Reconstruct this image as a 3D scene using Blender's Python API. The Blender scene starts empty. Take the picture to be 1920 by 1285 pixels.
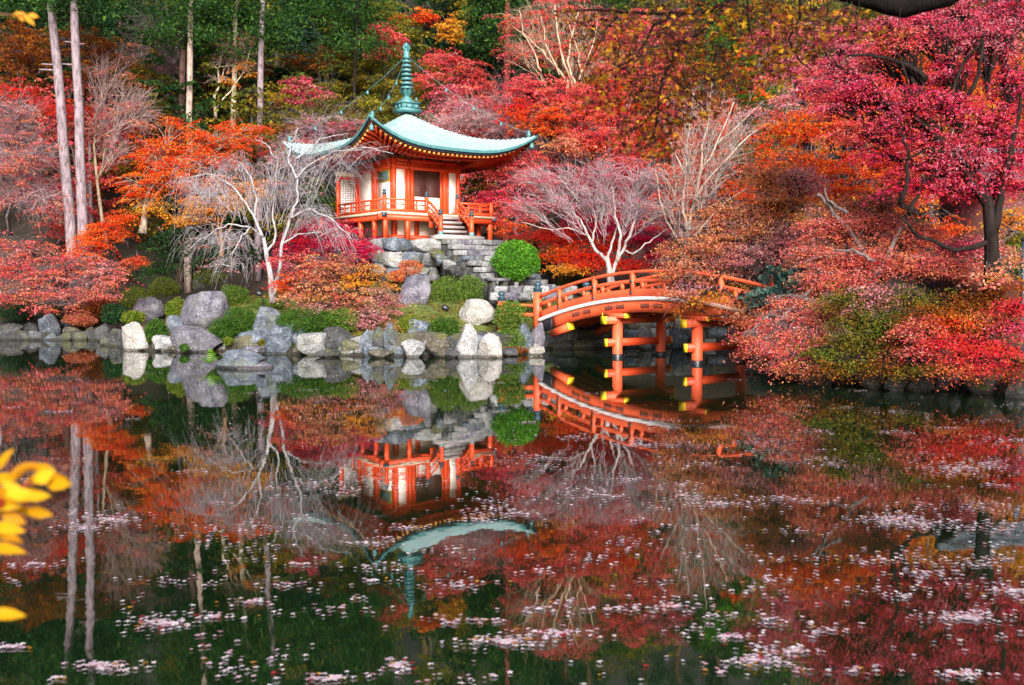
import bpy, math, random
import numpy as np
from mathutils import Vector, Matrix

# ------------------------------------------------------------------ camera, world, sun, exposure
SC = bpy.context.scene
COL = SC.collection
FPX, HOR, CAMH = 1800.0, 540.0, 2.3          # focal length in photo pixels, horizon row, eye height above the water
TILT = math.atan((642.5 - HOR) / FPX)
cam_d = bpy.data.cameras.new('camera')
cam = bpy.data.objects.new('camera', cam_d)
COL.objects.link(cam)
cam.location = (0, 0, CAMH)
cam.rotation_euler = (math.pi / 2 - TILT, 0, 0)
cam_d.sensor_width = 36
cam_d.lens = FPX / 1920 * 36
cam_d.clip_start = 0.05
cam_d.clip_end = 1500
cam_d.dof.use_dof = True
cam_d.dof.focus_distance = 36
cam_d.dof.aperture_fstop = 4.0
SC.camera = cam

SUN_EL, SUN_AZ = 25, 172                      # degrees; azimuth clockwise from +Y
world = bpy.data.worlds.new('World')
SC.world = world
world.use_nodes = True
wn = world.node_tree
wn.nodes.clear()
w_out = wn.nodes.new('ShaderNodeOutputWorld')
w_bg = wn.nodes.new('ShaderNodeBackground')
sky = wn.nodes.new('ShaderNodeTexSky')
sky.sky_type = 'NISHITA'
sky.sun_disc = False
sky.sun_elevation = math.radians(SUN_EL)
sky.sun_rotation = math.radians(SUN_AZ)
sky.air_density = 1.0
sky.dust_density = 3.5
sky.ozone_density = 1.2
w_bg.inputs['Strength'].default_value = 0.08
wn.links.new(sky.outputs[0], w_bg.inputs[0])
wn.links.new(w_bg.outputs[0], w_out.inputs[0])

sun_d = bpy.data.lights.new('sun', 'SUN')
sun_d.energy = 3.8
sun_d.angle = math.radians(24)
sun_d.color = (1.0, 0.94, 0.87)
sun = bpy.data.objects.new('sun', sun_d)
COL.objects.link(sun)
_e, _a = math.radians(SUN_EL), math.radians(SUN_AZ)
_to = Vector((math.sin(_a) * math.cos(_e), math.cos(_a) * math.cos(_e), math.sin(_e)))
sun.rotation_euler = (-_to).to_track_quat('-Z', 'Y').to_euler()
sun.location = _to * 60

SC.view_settings.view_transform = 'Standard'
SC.view_settings.look = 'None'
SC.view_settings.exposure = 1.45
SC.view_settings.gamma = 1
SC.view_settings.use_curve_mapping = False
SC.render.engine = 'CYCLES'
cy = SC.cycles
cy.max_bounces = 6
cy.diffuse_bounces = 2
cy.glossy_bounces = 3
cy.transmission_bounces = 3
cy.transparent_max_bounces = 4
cy.use_denoising = True
cy.sample_clamp_indirect = 6
cy.caustics_reflective = False
cy.caustics_refractive = False

rng = np.random.default_rng(11)
random.seed(5)

# ------------------------------------------------------------------ pixels of the photograph to points in the place
def ray(px, py):
    u, v = (px - 960) / FPX, (642.5 - py) / FPX
    ct, st = math.cos(TILT), math.sin(TILT)
    return np.array([u, ct + v * st, -st + v * ct])
def P(px, py, Y):
    d = ray(px, py)
    return np.array([0, 0, CAMH]) + d * (Y / d[1])
def PW(px, py, z=0.0):
    d = ray(px, py)
    return np.array([0, 0, CAMH]) + d * ((z - CAMH) / d[2])

# ------------------------------------------------------------------ mesh builder
class MB:
    def __init__(self):
        self.V, self.F, self.C, self.M, self.n = [], [], [], [], 0
    def add(self, v, faces, col=None, mi=0):
        """faces: list of (m,k) int arrays or one array; col: (3,) or (m,3)"""
        v = np.asarray(v, float)
        if not isinstance(faces, list):
            faces = [faces]
        for f in faces:
            f = np.asarray(f, np.int64)
            self.F.append(f + self.n)
            c = np.array((1, 1, 1) if col is None else col, float)
            if c.ndim == 1:
                c = np.tile(c, (len(f), 1))
            self.C.append(c)
            self.M.append(np.full(len(f), mi, np.int32))
        self.V.append(v)
        self.n += len(v)
    def box(self, c, s, R=None, col=None, mi=0, taper=1.0):
        x, y, z = s[0] / 2, s[1] / 2, s[2] / 2
        v = np.array([[-x, -y, -z], [x, -y, -z], [x, y, -z], [-x, y, -z],
                      [-x * taper, -y * taper, z], [x * taper, -y * taper, z], [x * taper, y * taper, z], [-x * taper, y * taper, z]])
        if R is not None:
            v = v @ np.asarray(R).T
        f = np.array([[0, 3, 2, 1], [4, 5, 6, 7], [0, 1, 5, 4], [1, 2, 6, 5], [2, 3, 7, 6], [3, 0, 4, 7]])
        self.add(v + np.asarray(c), f, col, mi)
    def bar(self, p, q, w, h, col=None, mi=0):
        """a rectangular bar from p to q, w wide, h high"""
        p, q = np.asarray(p, float), np.asarray(q, float)
        d = q - p
        L = np.linalg.norm(d)
        d = d / L
        up = np.array([0, 0, 1.0]) if abs(d[2]) < .95 else np.array([0, 1.0, 0])
        s = np.cross(d, up); s /= np.linalg.norm(s)
        u = np.cross(s, d)
        self.box((p + q) / 2, (L, w, h), np.stack([d, s, u], 1), col, mi)
    def tube(self, pts, rad, n=6, col=None, mi=0, cap=True):
        pts = np.asarray(pts, float)
        m = len(pts)
        rad = np.broadcast_to(np.asarray(rad, float), (m,))
        t = np.gradient(pts, axis=0)
        t /= np.linalg.norm(t, axis=1, keepdims=True) + 1e-9
        ref = np.where(np.abs(t[:, 2:3]) > .9, np.array([[1.0, 0, 0]]), np.array([[0, 0, 1.0]]))
        if np.abs(t[:, 2]).mean() > .6:
            ref = np.tile([[1.0, 0.1, 0]], (m, 1))
        else:
            ref = np.tile([[0.05, 0.05, 1.0]], (m, 1))
        a = np.cross(t, ref); a /= np.linalg.norm(a, axis=1, keepdims=True) + 1e-9
        b = np.cross(t, a)
        th = np.arange(n) * 2 * math.pi / n
        v = pts[:, None] + rad[:, None, None] * (a[:, None] * np.cos(th)[None, :, None] + b[:, None] * np.sin(th)[None, :, None])
        i = np.arange(m - 1)[:, None] * n
        j = np.arange(n)[None]
        k = (np.arange(n) + 1) % n
        f = np.stack([i + j, i + k[None], i + n + k[None], i + n + j], -1).reshape(-1, 4)
        fs = [f]
        if cap and n > 3:
            fs.append(np.array([list(range(n - 1, -1, -1))]))
            fs.append(np.array([[(m - 1) * n + q for q in range(n)]]))
        self.add(v.reshape(-1, 3), fs, col, mi)
    def lathe(self, prof, c, n=16, col=None, mi=0):
        pts = [(c[0], c[1], c[2] + z) for r, z in prof]
        prof = np.array(prof, float)
        m = len(prof)
        th = np.arange(n) * 2 * math.pi / n
        v = np.zeros((m, n, 3))
        v[:, :, 0] = c[0] + prof[:, 0:1] * np.cos(th)
        v[:, :, 1] = c[1] + prof[:, 0:1] * np.sin(th)
        v[:, :, 2] = c[2] + prof[:, 1:2]
        i = np.arange(m - 1)[:, None] * n
        j = np.arange(n)[None]
        k = ((np.arange(n) + 1) % n)[None]
        f = np.stack([i + j, i + k, i + n + k, i + n + j], -1).reshape(-1, 4)
        self.add(v.reshape(-1, 3), [f, np.array([list(range(n - 1, -1, -1))]), np.array([[(m - 1) * n + q for q in range(n)]])], col, mi)
    def mesh(self, name, mats, smooth=False):
        me = bpy.data.meshes.new(name)
        V = np.concatenate(self.V)
        me.vertices.add(len(V))
        me.vertices.foreach_set('co', V.astype(np.float32).ravel())
        cnt = np.concatenate([np.full(len(f), f.shape[1], np.int32) for f in self.F])
        loops = np.concatenate([f.ravel() for f in self.F]).astype(np.int32)
        start = np.concatenate([[0], np.cumsum(cnt)[:-1]]).astype(np.int32)
        me.loops.add(len(loops))
        me.loops.foreach_set('vertex_index', loops)
        me.polygons.add(len(cnt))
        me.polygons.foreach_set('loop_start', start)
        me.polygons.foreach_set('loop_total', cnt)
        me.polygons.foreach_set('material_index', np.concatenate(self.M))
        if smooth:
            me.polygons.foreach_set('use_smooth', np.ones(len(cnt), bool))
        at = me.attributes.new('col', 'FLOAT_COLOR', 'FACE')
        C = np.concatenate(self.C)
        at.data.foreach_set('color', np.concatenate([C, np.ones((len(C), 1))], 1).astype(np.float32).ravel())
        for m in (mats if isinstance(mats, (list, tuple)) else [mats]):
            me.materials.append(m)
        me.update(calc_edges=True)
        return me
    def build(self, name, mats, parent=None, smooth=False, kind=None):
        o = bpy.data.objects.new(name, self.mesh(name, mats, smooth))
        COL.objects.link(o)
        if parent is not None:
            o.parent = parent
        if kind:
            o['kind'] = kind
        return o

def tag(o, label, cat, group=None, kind=None):
    o['label'] = label
    o['category'] = cat
    if group: o['group'] = group
    if kind: o['kind'] = kind
    return o
def empty(name, loc, rz=0.0):
    o = bpy.data.objects.new(name, None)
    COL.objects.link(o)
    o.location = tuple(float(q) for q in loc)
    o.rotation_euler = (0, 0, rz)
    o.empty_display_size = .2
    return o
def link_mesh(name, me, parent=None, loc=(0, 0, 0), rot=(0, 0, 0), scale=(1, 1, 1)):
    o = bpy.data.objects.new(name, me)
    COL.objects.link(o)
    o.parent = parent
    o.location, o.rotation_euler, o.scale = loc, rot, scale
    return o
def copy_tree(src, loc, rz, s=1.0):
    r = src.copy(); COL.objects.link(r)
    r.location = tuple(float(q) for q in loc); r.rotation_euler = (0, 0, rz); r.scale = (s, s, s)
    for ch in src.children:
        c = ch.copy(); COL.objects.link(c); c.parent = r
        for g in ch.children:
            d = g.copy(); COL.objects.link(d); d.parent = c
    return r

# ------------------------------------------------------------------ materials
def newmat(name):
    m = bpy.data.materials.new(name)
    m.use_nodes = True
    nt = m.node_tree
    return m, nt, nt.nodes['Principled BSDF']
def ramp(nt, fac, stops):
    r = nt.nodes.new('ShaderNodeValToRGB')
    els = r.color_ramp.elements
    while len(els) < len(stops): els.new(0.5)
    for e, (p, c) in zip(els, stops):
        e.position = p; e.color = (*c, 1)
    nt.links.new(fac, r.inputs[0])
    return r.outputs[0]
def noise(nt, scale, detail=4, rough=.6, coord='Object', stretch=None):
    tc = nt.nodes.new('ShaderNodeTexCoord')
    out = tc.outputs[coord]
    if stretch:
        mp = nt.nodes.new('ShaderNodeMapping'); mp.inputs['Scale'].default_value = stretch
        nt.links.new(out, mp.inputs[0]); out = mp.outputs[0]
    n = nt.nodes.new('ShaderNodeTexNoise')
    n.inputs['Scale'].default_value = scale; n.inputs['Detail'].default_value = detail; n.inputs['Roughness'].default_value = rough
    nt.links.new(out, n.inputs['Vector'])
    return n.outputs['Fac']
def mixc(nt, fac, a, b, mode='MIX'):
    m = nt.nodes.new('ShaderNodeMix'); m.data_type = 'RGBA'; m.blend_type = mode
    for s, q in ((m.inputs[0], fac), (m.inputs[6], a), (m.inputs[7], b)):
        if isinstance(q, (int, float)): s.default_value = q
        elif isinstance(q, tuple): s.default_value = (*q, 1)
        else: nt.links.new(q, s)
    return m.outputs[2]
def bump(nt, h, bs, strength=.4, dist=.02):
    b = nt.nodes.new('ShaderNodeBump'); b.inputs['Strength'].default_value = strength; b.inputs['Distance'].default_value = dist
    nt.links.new(h, b.inputs['Height']); nt.links.new(b.outputs[0], bs.inputs['Normal'])

def attr_col(nt, name='col'):
    a = nt.nodes.new('ShaderNodeAttribute'); a.attribute_name = name
    return a.outputs['Color']

def leaf_material():
    m, nt, bs = newmat('leaf')
    c = attr_col(nt)
    nt.links.new(c, bs.inputs['Base Color'])
    bs.inputs['Roughness'].default_value = .55
    bs.inputs['Specular IOR Level'].default_value = .12
    tr = nt.nodes.new('ShaderNodeBsdfTranslucent'); nt.links.new(c, tr.inputs[0])
    mx = nt.nodes.new('ShaderNodeMixShader'); mx.inputs[0].default_value = .55
    nt.links.new(bs.outputs[0], mx.inputs[1]); nt.links.new(tr.outputs[0], mx.inputs[2])
    nt.links.new(mx.outputs[0], nt.nodes['Material Output'].inputs[0])
    return m
LEAF = leaf_material()

def bark_material():
    m, nt, bs = newmat('bark')
    n = noise(nt, 9, 5, .7, 'Object', (1, 1, .25))
    c = mixc(nt, 1.0, attr_col(nt), ramp(nt, n, [(.34, (.3, .28, .27)), (.5, (.85, .85, .85)), (.68, (1.25, 1.25, 1.25))]), 'MULTIPLY')
    nt.links.new(c, bs.inputs['Base Color']); bs.inputs['Roughness'].default_value = .9; bs.inputs['Specular IOR Level'].default_value = .08
    bump(nt, n, bs, .9, .05)
    return m
BARK = bark_material()

def paint(name, col, rough=.45, dirt=(.5, .45, .4), amt=.35, sc=3.0):
    m, nt, bs = newmat(name)
    n = noise(nt, sc, 6, .65)
    n2 = noise(nt, sc * 7, 3, .6)
    f = nt.nodes.new('ShaderNodeMath'); f.operation = 'MULTIPLY'
    nt.links.new(ramp(nt, n, [(.45, (0, 0, 0)), (.75, (1, 1, 1))]), f.inputs[0]); f.inputs[1].default_value = amt
    c = mixc(nt, f.outputs[0], col, tuple(a * b for a, b in zip(col, dirt)))
    nt.links.new(c, bs.inputs['Base Color'])
    bs.inputs['Roughness'].default_value = rough
    bump(nt, n2, bs, .15, .01)
    return m
RED = paint('vermilion_paint', (.70, .065, .014), .5, (.5, .42, .45), .6, 2.4)
RED_OLD = paint('weathered_vermilion_paint', (.74, .105, .036), .55, (.55, .5, .55), .75, 2.2)
PLASTER = paint('white_plaster', (.90, .88, .84), .8, (.85, .82, .75), .4, 2)
WHITEWOOD = paint('white_painted_edge', (.74, .72, .74), .6, (.55, .55, .58), .7, 5)
BLACKMETAL = paint('black_metal', (.012, .014, .022), .4, (1.6, 1.5, 1.3), .5)
BLUEMETAL = paint('dark_blue_bronze', (.02, .05, .075), .4, (1.5, 1.8, 1.6), .6, 8)
GOLD = paint('gilt_tip', (.66, .36, .07), .35, (.8, .7, .6), .4)
YELLOW = paint('yellow_paint', (.85, .55, .015), .5, (.8, .7, .6), .3)
BRONZE = paint('green_bronze', (.045, .15, .17), .45, (2.2, 1.9, 1.6), .8, 7)
DARKWOOD = paint('dark_lattice_wood', (.075, .022, .018), .6, (.7, .7, .7), .4)
PALEWOOD = paint('pale_boards', (.50, .40, .30), .7, (.7, .65, .6), .6, 6)
STEP = paint('grey_wood_steps', (.27, .26, .265), .7, (.7, .68, .66), .6, 5)
WINBLUE = paint('blue_green_board', (.10, .19, .20), .6)
OCHRE = paint('ochre_paint', (.48, .32, .03), .6)

def rock_material(name, a, b, c, moss=.25):
    a, b, c = [tuple(q * .74 for q in k) for k in (a, b, c)]
    m, nt, bs = newmat(name)
    oi = nt.nodes.new('ShaderNodeObjectInfo')
    tc = nt.nodes.new('ShaderNodeTexCoord')
    ad = nt.nodes.new('ShaderNodeVectorMath'); ad.operation = 'ADD'
    sc = nt.nodes.new('ShaderNodeVectorMath'); sc.operation = 'SCALE'
    cb = nt.nodes.new('ShaderNodeCombineXYZ')
    for k in range(3): nt.links.new(oi.outputs['Random'], cb.inputs[k])
    nt.links.new(cb.outputs[0], sc.inputs[0]); sc.inputs['Scale'].default_value = 37
    nt.links.new(tc.outputs['Object'], ad.inputs[0]); nt.links.new(sc.outputs[0], ad.inputs[1])
    def nz(scale, detail, rough):
        n = nt.nodes.new('ShaderNodeTexNoise'); nt.links.new(ad.outputs[0], n.inputs['Vector'])
        n.inputs['Scale'].default_value = scale; n.inputs['Detail'].default_value = detail; n.inputs['Roughness'].default_value = rough
        return n.outputs['Fac']
    n1, n2, n3, n4 = nz(2.2, 8, .7), nz(9, 6, .7), nz(1.4, 5, .6), nz(24, 4, .7)
    base = ramp(nt, n1, [(.36, a), (.5, b), (.62, c)])
    lich = ramp(nt, n2, [(.55, (0, 0, 0)), (.64, (1, 1, 1))])
    f = nt.nodes.new('ShaderNodeMath'); f.operation = 'MULTIPLY'; f.inputs[1].default_value = .55
    nt.links.new(lich, f.inputs[0])
    col = mixc(nt, f.outputs[0], base, tuple(min(.8, q * 1.5 + .06) for q in c))
    dark = ramp(nt, n4, [(.36, (.35, .35, .37)), (.52, (1, 1, 1))])
    col = mixc(nt, 1.0, col, dark, 'MULTIPLY')
    f2 = nt.nodes.new('ShaderNodeMath'); f2.operation = 'MULTIPLY'; f2.inputs[1].default_value = min(1, moss * 2.4)
    nt.links.new(ramp(nt, n3, [(.53, (0, 0, 0)), (.63, (1, 1, 1))]), f2.inputs[0])
    col = mixc(nt, f2.outputs[0], col, (.11, .12, .02))
    gp = nt.nodes.new('ShaderNodeNewGeometry'); sx = nt.nodes.new('ShaderNodeSeparateXYZ'); nt.links.new(gp.outputs['Position'], sx.inputs[0])
    wz = nt.nodes.new('ShaderNodeMath'); wz.operation = 'MULTIPLY_ADD'; nt.links.new(n1, wz.inputs[0]); wz.inputs[1].default_value = -.10; nt.links.new(sx.outputs['Z'], wz.inputs[2])
    col = mixc(nt, 1.0, col, ramp(nt, wz.outputs[0], [(.02, (.38, .36, .32)), (.05, (1, 1, 1))]), 'MULTIPLY')
    nt.links.new(col, bs.inputs['Base Color']); bs.inputs['Roughness'].default_value = .85
    ah = nt.nodes.new('ShaderNodeMath'); ah.operation = 'ADD'
    nt.links.new(n2, ah.inputs[0]); nt.links.new(n1, ah.inputs[1])
    bump(nt, ah.outputs[0], bs, 1.0, .16)
    return m
ROCKS = dict(
    blue=rock_material('blue_grey_stone', (.06, .085, .12), (.16, .20, .27), (.32, .37, .44), .15),
    pale=rock_material('pale_stone', (.30, .32, .35), (.48, .49, .52), (.66, .65, .66), .1),
    white=rock_material('white_stone', (.45, .43, .40), (.62, .60, .58), (.78, .76, .75), .05),
    lav=rock_material('lavender_grey_stone', (.10, .095, .14), (.22, .21, .28), (.38, .37, .45), .12),
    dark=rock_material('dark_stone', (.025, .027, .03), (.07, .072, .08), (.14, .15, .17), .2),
    moss=rock_material('mossy_stone', (.08, .085, .05), (.17, .165, .10), (.28, .27, .2), .5),
    black=rock_material('shade_darkened_stone', (.012, .013, .015), (.03, .031, .034), (.07, .073, .08), .2),  # dark stone darkened again, shade of the right shore put into the colour
    tan=rock_material('tan_stone', (.06, .052, .04), (.13, .115, .085), (.24, .22, .18), .25),
    step=rock_material('step_stone', (.14, .15, .17), (.30, .315, .34), (.48, .48, .50), .18),
)

def ground_material():
    m, nt, bs = newmat('ground')
    n1, n2, n3 = noise(nt, .35, 6, .65), noise(nt, 2.2, 6, .7), noise(nt, 14, 4, .7)
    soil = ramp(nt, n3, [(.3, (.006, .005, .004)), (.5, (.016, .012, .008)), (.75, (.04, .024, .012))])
    mossc = ramp(nt, n3, [(.3, (.03, .05, .008)), (.55, (.10, .14, .02)), (.8, (.22, .23, .04))])
    geo = nt.nodes.new('ShaderNodeNewGeometry')
    sp = nt.nodes.new('ShaderNodeSeparateXYZ'); nt.links.new(geo.outputs['Position'], sp.inputs[0])
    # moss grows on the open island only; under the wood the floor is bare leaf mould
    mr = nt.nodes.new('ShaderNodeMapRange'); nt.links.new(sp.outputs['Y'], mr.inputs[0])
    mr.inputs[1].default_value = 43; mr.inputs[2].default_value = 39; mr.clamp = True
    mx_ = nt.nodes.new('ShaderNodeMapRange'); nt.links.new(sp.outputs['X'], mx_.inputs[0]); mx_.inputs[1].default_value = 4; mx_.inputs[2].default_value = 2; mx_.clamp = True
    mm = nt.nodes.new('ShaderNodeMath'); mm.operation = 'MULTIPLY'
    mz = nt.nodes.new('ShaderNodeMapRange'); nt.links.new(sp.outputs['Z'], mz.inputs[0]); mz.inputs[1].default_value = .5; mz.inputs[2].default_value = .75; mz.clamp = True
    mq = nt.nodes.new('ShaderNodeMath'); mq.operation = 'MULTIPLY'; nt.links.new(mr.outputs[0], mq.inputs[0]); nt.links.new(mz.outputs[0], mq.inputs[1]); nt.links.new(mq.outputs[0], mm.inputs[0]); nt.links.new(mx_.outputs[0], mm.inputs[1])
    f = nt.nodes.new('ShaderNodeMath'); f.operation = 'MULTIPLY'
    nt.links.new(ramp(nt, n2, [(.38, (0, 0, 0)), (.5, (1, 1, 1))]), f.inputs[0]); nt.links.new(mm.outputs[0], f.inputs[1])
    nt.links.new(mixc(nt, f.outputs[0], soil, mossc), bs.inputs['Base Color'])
    bs.inputs['Roughness'].default_value = .95
    bump(nt, n3, bs, .8, .05)
    return m
GROUND = ground_material()

def water_material():
    m, nt, bs = newmat('pond_water')
    bs.inputs['Base Color'].default_value = (.003, .010, .0035, 1)
    bs.inputs['Roughness'].default_value = .02
    bs.inputs['IOR'].default_value = 2.8
    tc = nt.nodes.new('ShaderNodeTexCoord')
    mp = nt.nodes.new('ShaderNodeMapping'); mp.inputs['Scale'].default_value = (1, .55, 1)
    nt.links.new(tc.outputs['Object'], mp.inputs[0])
    n = nt.nodes.new('ShaderNodeTexNoise'); n.inputs['Scale'].default_value = 2.2; n.inputs['Detail'].default_value = 3
    nt.links.new(mp.outputs[0], n.inputs['Vector'])
    bump(nt, n.outputs['Fac'], bs, .035, .04)
    return m
WATER = water_material()

def roof_material():
    m, nt, bs = newmat('copper_roof')
    uv = nt.nodes.new('ShaderNodeUVMap'); uv.uv_map = 'course'
    sp = nt.nodes.new('ShaderNodeSeparateXYZ'); nt.links.new(uv.outputs[0], sp.inputs[0])
    w = nt.nodes.new('ShaderNodeMath'); w.operation = 'MULTIPLY'; w.inputs[1].default_value = 26
    nt.links.new(sp.outputs['X'], w.inputs[0])
    fr = nt.nodes.new('ShaderNodeMath'); fr.operation = 'FRACT'; nt.links.new(w.outputs[0], fr.inputs[0])
    n = noise(nt, 1.3, 7, .7); n2 = noise(nt, 6, 5, .7)
    base = ramp(nt, n, [(.3, (.19, .34, .35)), (.5, (.32, .49, .50)), (.72, (.48, .61, .62))])
    base = mixc(nt, .5, base, ramp(nt, n2, [(.35, (.17, .31, .32)), (.65, (.45, .58, .58))]))
    line = ramp(nt, fr.outputs[0], [(0, (.38, .42, .45)), (.18, (.5, .55, .58)), (.34, (1, 1, 1)), (1, (.92, .94, .94))])
    nt.links.new(mixc(nt, 1.0, base, line, 'MULTIPLY'), bs.inputs['Base Color'])
    bs.inputs['Roughness'].default_value = .6
    bump(nt, fr.outputs[0], bs, .4, .03)
    return m
ROOF = roof_material()

# ------------------------------------------------------------------ ground and water
_ring = [(-200, 640), (-60, 637), (0, 636), (80, 634), (150, 634), (205, 637), (228, 648), (236, 657), (330, 660), (430, 659), (520, 664), (640, 667), (760, 669),
         (880, 668), (980, 664), (1016, 661), (1026, 655), (1080, 654), (1150, 653), (1200, 651), (1260, 650), (1330, 650), (1385, 655), (1400, 668), (1405, 690),
         (1440, 706), (1560, 718), (1700, 727), (1920, 736), (2300, 762)]
RING = np.array([PW(*q)[:2] for q in _ring] + [(9.5, 12.5), (6.6, 8.5), (5.6, 6.2), (4.2, 3.4), (0, 2.6), (-6, 2.8), (-16, 4), (-26, 14), (-34, 30), (-36, 42)])
def pond_dist(x, y):
    """distance to the water's edge, positive on land"""
    x, y = np.broadcast_arrays(np.asarray(x, float), np.asarray(y, float))
    d = np.full(x.shape, 1e9); ins = np.zeros(x.shape, bool)
    for i in range(len(RING)):
        a, b = RING[i], RING[(i + 1) % len(RING)]
        e = b - a
        t = np.clip(((x - a[0]) * e[0] + (y - a[1]) * e[1]) / (e @ e), 0, 1)
        d = np.minimum(d, np.hypot(x - a[0] - t * e[0], y - a[1] - t * e[1]))
        c = ((a[1] > y) != (b[1] > y))
        with np.errstate(divide='ignore', invalid='ignore'):
            xi = a[0] + (y - a[1]) * e[0] / (e[1] if e[1] else 1e-9)
        ins ^= c & (x < xi)
    return np.where(ins, -d, d)
def sstep(t):
    t = np.clip(t, 0, 1); return t * t * (3 - 2 * t)
def ground(x, y):
    x, y = np.asarray(x, float), np.asarray(y, float)
    d = pond_dist(x, y)
    right = sstep((x - 6.0) / 3) * sstep((40 - y) / 4)
    left = sstep((-12.5 - x) / 2)
    near = sstep((6 - y) / 3)
    slope = .30 * (1 - right) * (1 - left) + .10 * right + .19 * left
    slope = slope * (1 - near) + .05 * near
    cap = 3.6 * (1 - left) + 2.6 * left
    r = slope * np.maximum(d - .8, 0)
    r = cap * np.tanh(r / cap)
    h = np.where(d < 0, -1.1 * sstep(-d / 1.4) - .02, .5 * sstep(d / .5) + r)
    hx = np.maximum(y - 51 + .10 * np.maximum(-x - 14, 0), 0)
    h = h + np.where(d > 0, .62 * hx * hx / (hx + 5), 0) * np.where(y > 120, .75 + .25 * 120 / np.maximum(y, 1), 1)
    w = np.sin(x * 1.7 + y * .9) * np.sin(y * 1.3 - x * .5) * .07 + np.sin(x * .41 + 1) * np.sin(y * .37) * .18
    return h + np.where(d > .6, w, 0)
def gz(x, y): return float(ground(np.array([x]), np.array([y]))[0])
_ys = np.concatenate([np.arange(4, 62, .12), np.arange(62, 130, .5)])
def hit(px, py):
    """where the line of sight through a pixel first meets ground or water"""
    d = ray(px, py)
    t = _ys / d[1]
    X, Z = d[0] * t, CAMH + d[2] * t
    g = np.maximum(ground(X, _ys), 0)
    k = np.argmax(Z <= g)
    if Z[k] > g[k]: k = len(_ys) - 1
    return np.array([X[k], _ys[k], g[k]])

def build_ground():
    xs = np.concatenate([np.arange(-700, -60, 40), np.arange(-60, -30, 1.5), np.arange(-30, 30, .34), np.arange(30, 60, 1.5), np.arange(60, 701, 40)])
    ys = np.concatenate([np.arange(-300, -12, 36), np.arange(-12, 24, .6), np.arange(24, 54, .3), np.arange(54, 130, 1.5), np.arange(130, 900, 45)])
    X, Y = np.meshgrid(xs, ys)
    Z = ground(X, Y)
    nx, ny = len(xs), len(ys)
    i = (np.arange(ny - 1)[:, None] * nx + np.arange(nx - 1)[None]).ravel()
    mb = MB()
    mb.add(np.stack([X, Y, Z], -1).reshape(-1, 3), np.stack([i, i + 1, i + nx + 1, i + nx], 1))
    o = mb.build('ground', GROUND, smooth=True); o['kind'] = 'structure'
    mb = MB()
    mb.add([(-60, -5, 0), (40, -5, 0), (40, 60, 0), (-60, 60, 0)], np.array([[0, 1, 2, 3]]))
    o = mb.build('water', WATER); o['kind'] = 'structure'
build_ground()

# ------------------------------------------------------------------ rocks
def ico(n=3):
    import bmesh
    bm = bmesh.new(); bmesh.ops.create_icosphere(bm, subdivisions=n, radius=1)
    v = np.array([q.co[:] for q in bm.verts]); f = np.array([[q.index for q in p.verts] for p in bm.faces]); bm.free()
    return v, f
ICO3, ICO2 = ico(4), ico(3)
def wobble(v, seed, fr, am):
    r = np.random.default_rng(seed)
    out = np.zeros(len(v))
    for k in range(5):
        d = r.normal(size=3); d /= np.linalg.norm(d)
        out += np.sin(v @ d * fr * (1 + .6 * k) + r.uniform(0, 6.3)) / (1 + .7 * k)
    return out * am
def rock_shape(seed, blocky=.5, hi=True, power=None):
    v, f = ICO3 if hi else ICO2
    v = v.copy(); r = np.random.default_rng(seed)
    v *= (1 + wobble(v, seed + 5, 1.6, .10))[:, None]
    for k in range(int(12 + 10 * blocky)):
        n = r.normal(size=3); n /= np.linalg.norm(n)
        o = r.uniform(.46, .84)
        dd = v @ n
        m = dd > o
        v[m] -= n * ((dd[m] - o) * .97)[:, None]
    u = v / np.linalg.norm(v, axis=1, keepdims=True)
    v *= (1 + wobble(u, seed + 7, 3.0, .035) + wobble(u, seed + 9, 9, .022) + wobble(u, seed + 11, 22, .010))[:, None]
    if power: v = np.sign(v) * np.abs(v / np.abs(v).max(0)) ** power
    lo, h = v.min(0), v.max(0)
    return (v - (lo + h) / 2) / ((h - lo) / 2), f
def rock_obj(name, center, half, kind, seed, rz=0, parent=None, hi=True, blocky=.5, power=None):
    v, f = rock_shape(seed, blocky, hi, power)
    v = v * np.asarray(half)
    c, s = math.cos(rz), math.sin(rz)
    v = v @ np.array([[c, -s, 0], [s, c, 0], [0, 0, 1]]).T
    mb = MB(); mb.add(v, f)
    o = mb.build(name, ROCKS[kind], parent, smooth=True)
    o.location = tuple(float(q) for q in center)
    return o
_rock_n = [0]
def rock(x0, x1, y0, y1, kind, label, sink=.18, Y=None, name='boulder', group='boulders along the island shore', depth=.8):
    """a boulder that fills the pixel box x0..x1, y0..y1 and stands where its foot meets the ground"""
    _rock_n[0] += 1
    px = (x0 + x1) / 2
    Y0 = hit(px, y1)[1] if Y is None else Y
    s = Y0 / FPX
    w, h = (x1 - x0) * s, (y1 - y0) * s
    dpt = w * depth
    Yc = Y0 + dpt * (.35 if y1 < 632 else .02)
    c = P(px, (y0 + y1) / 2, Yc)
    hz = h / 2 * (1 + sink)
    o = rock_obj(name, (c[0], c[1], c[2] - h / 2 * sink), (w / 2, dpt / 2, hz), kind, _rock_n[0] * 13 + 3, 0, power=.92)
    tag(o, label, 'rock', group)
    return o

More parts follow.
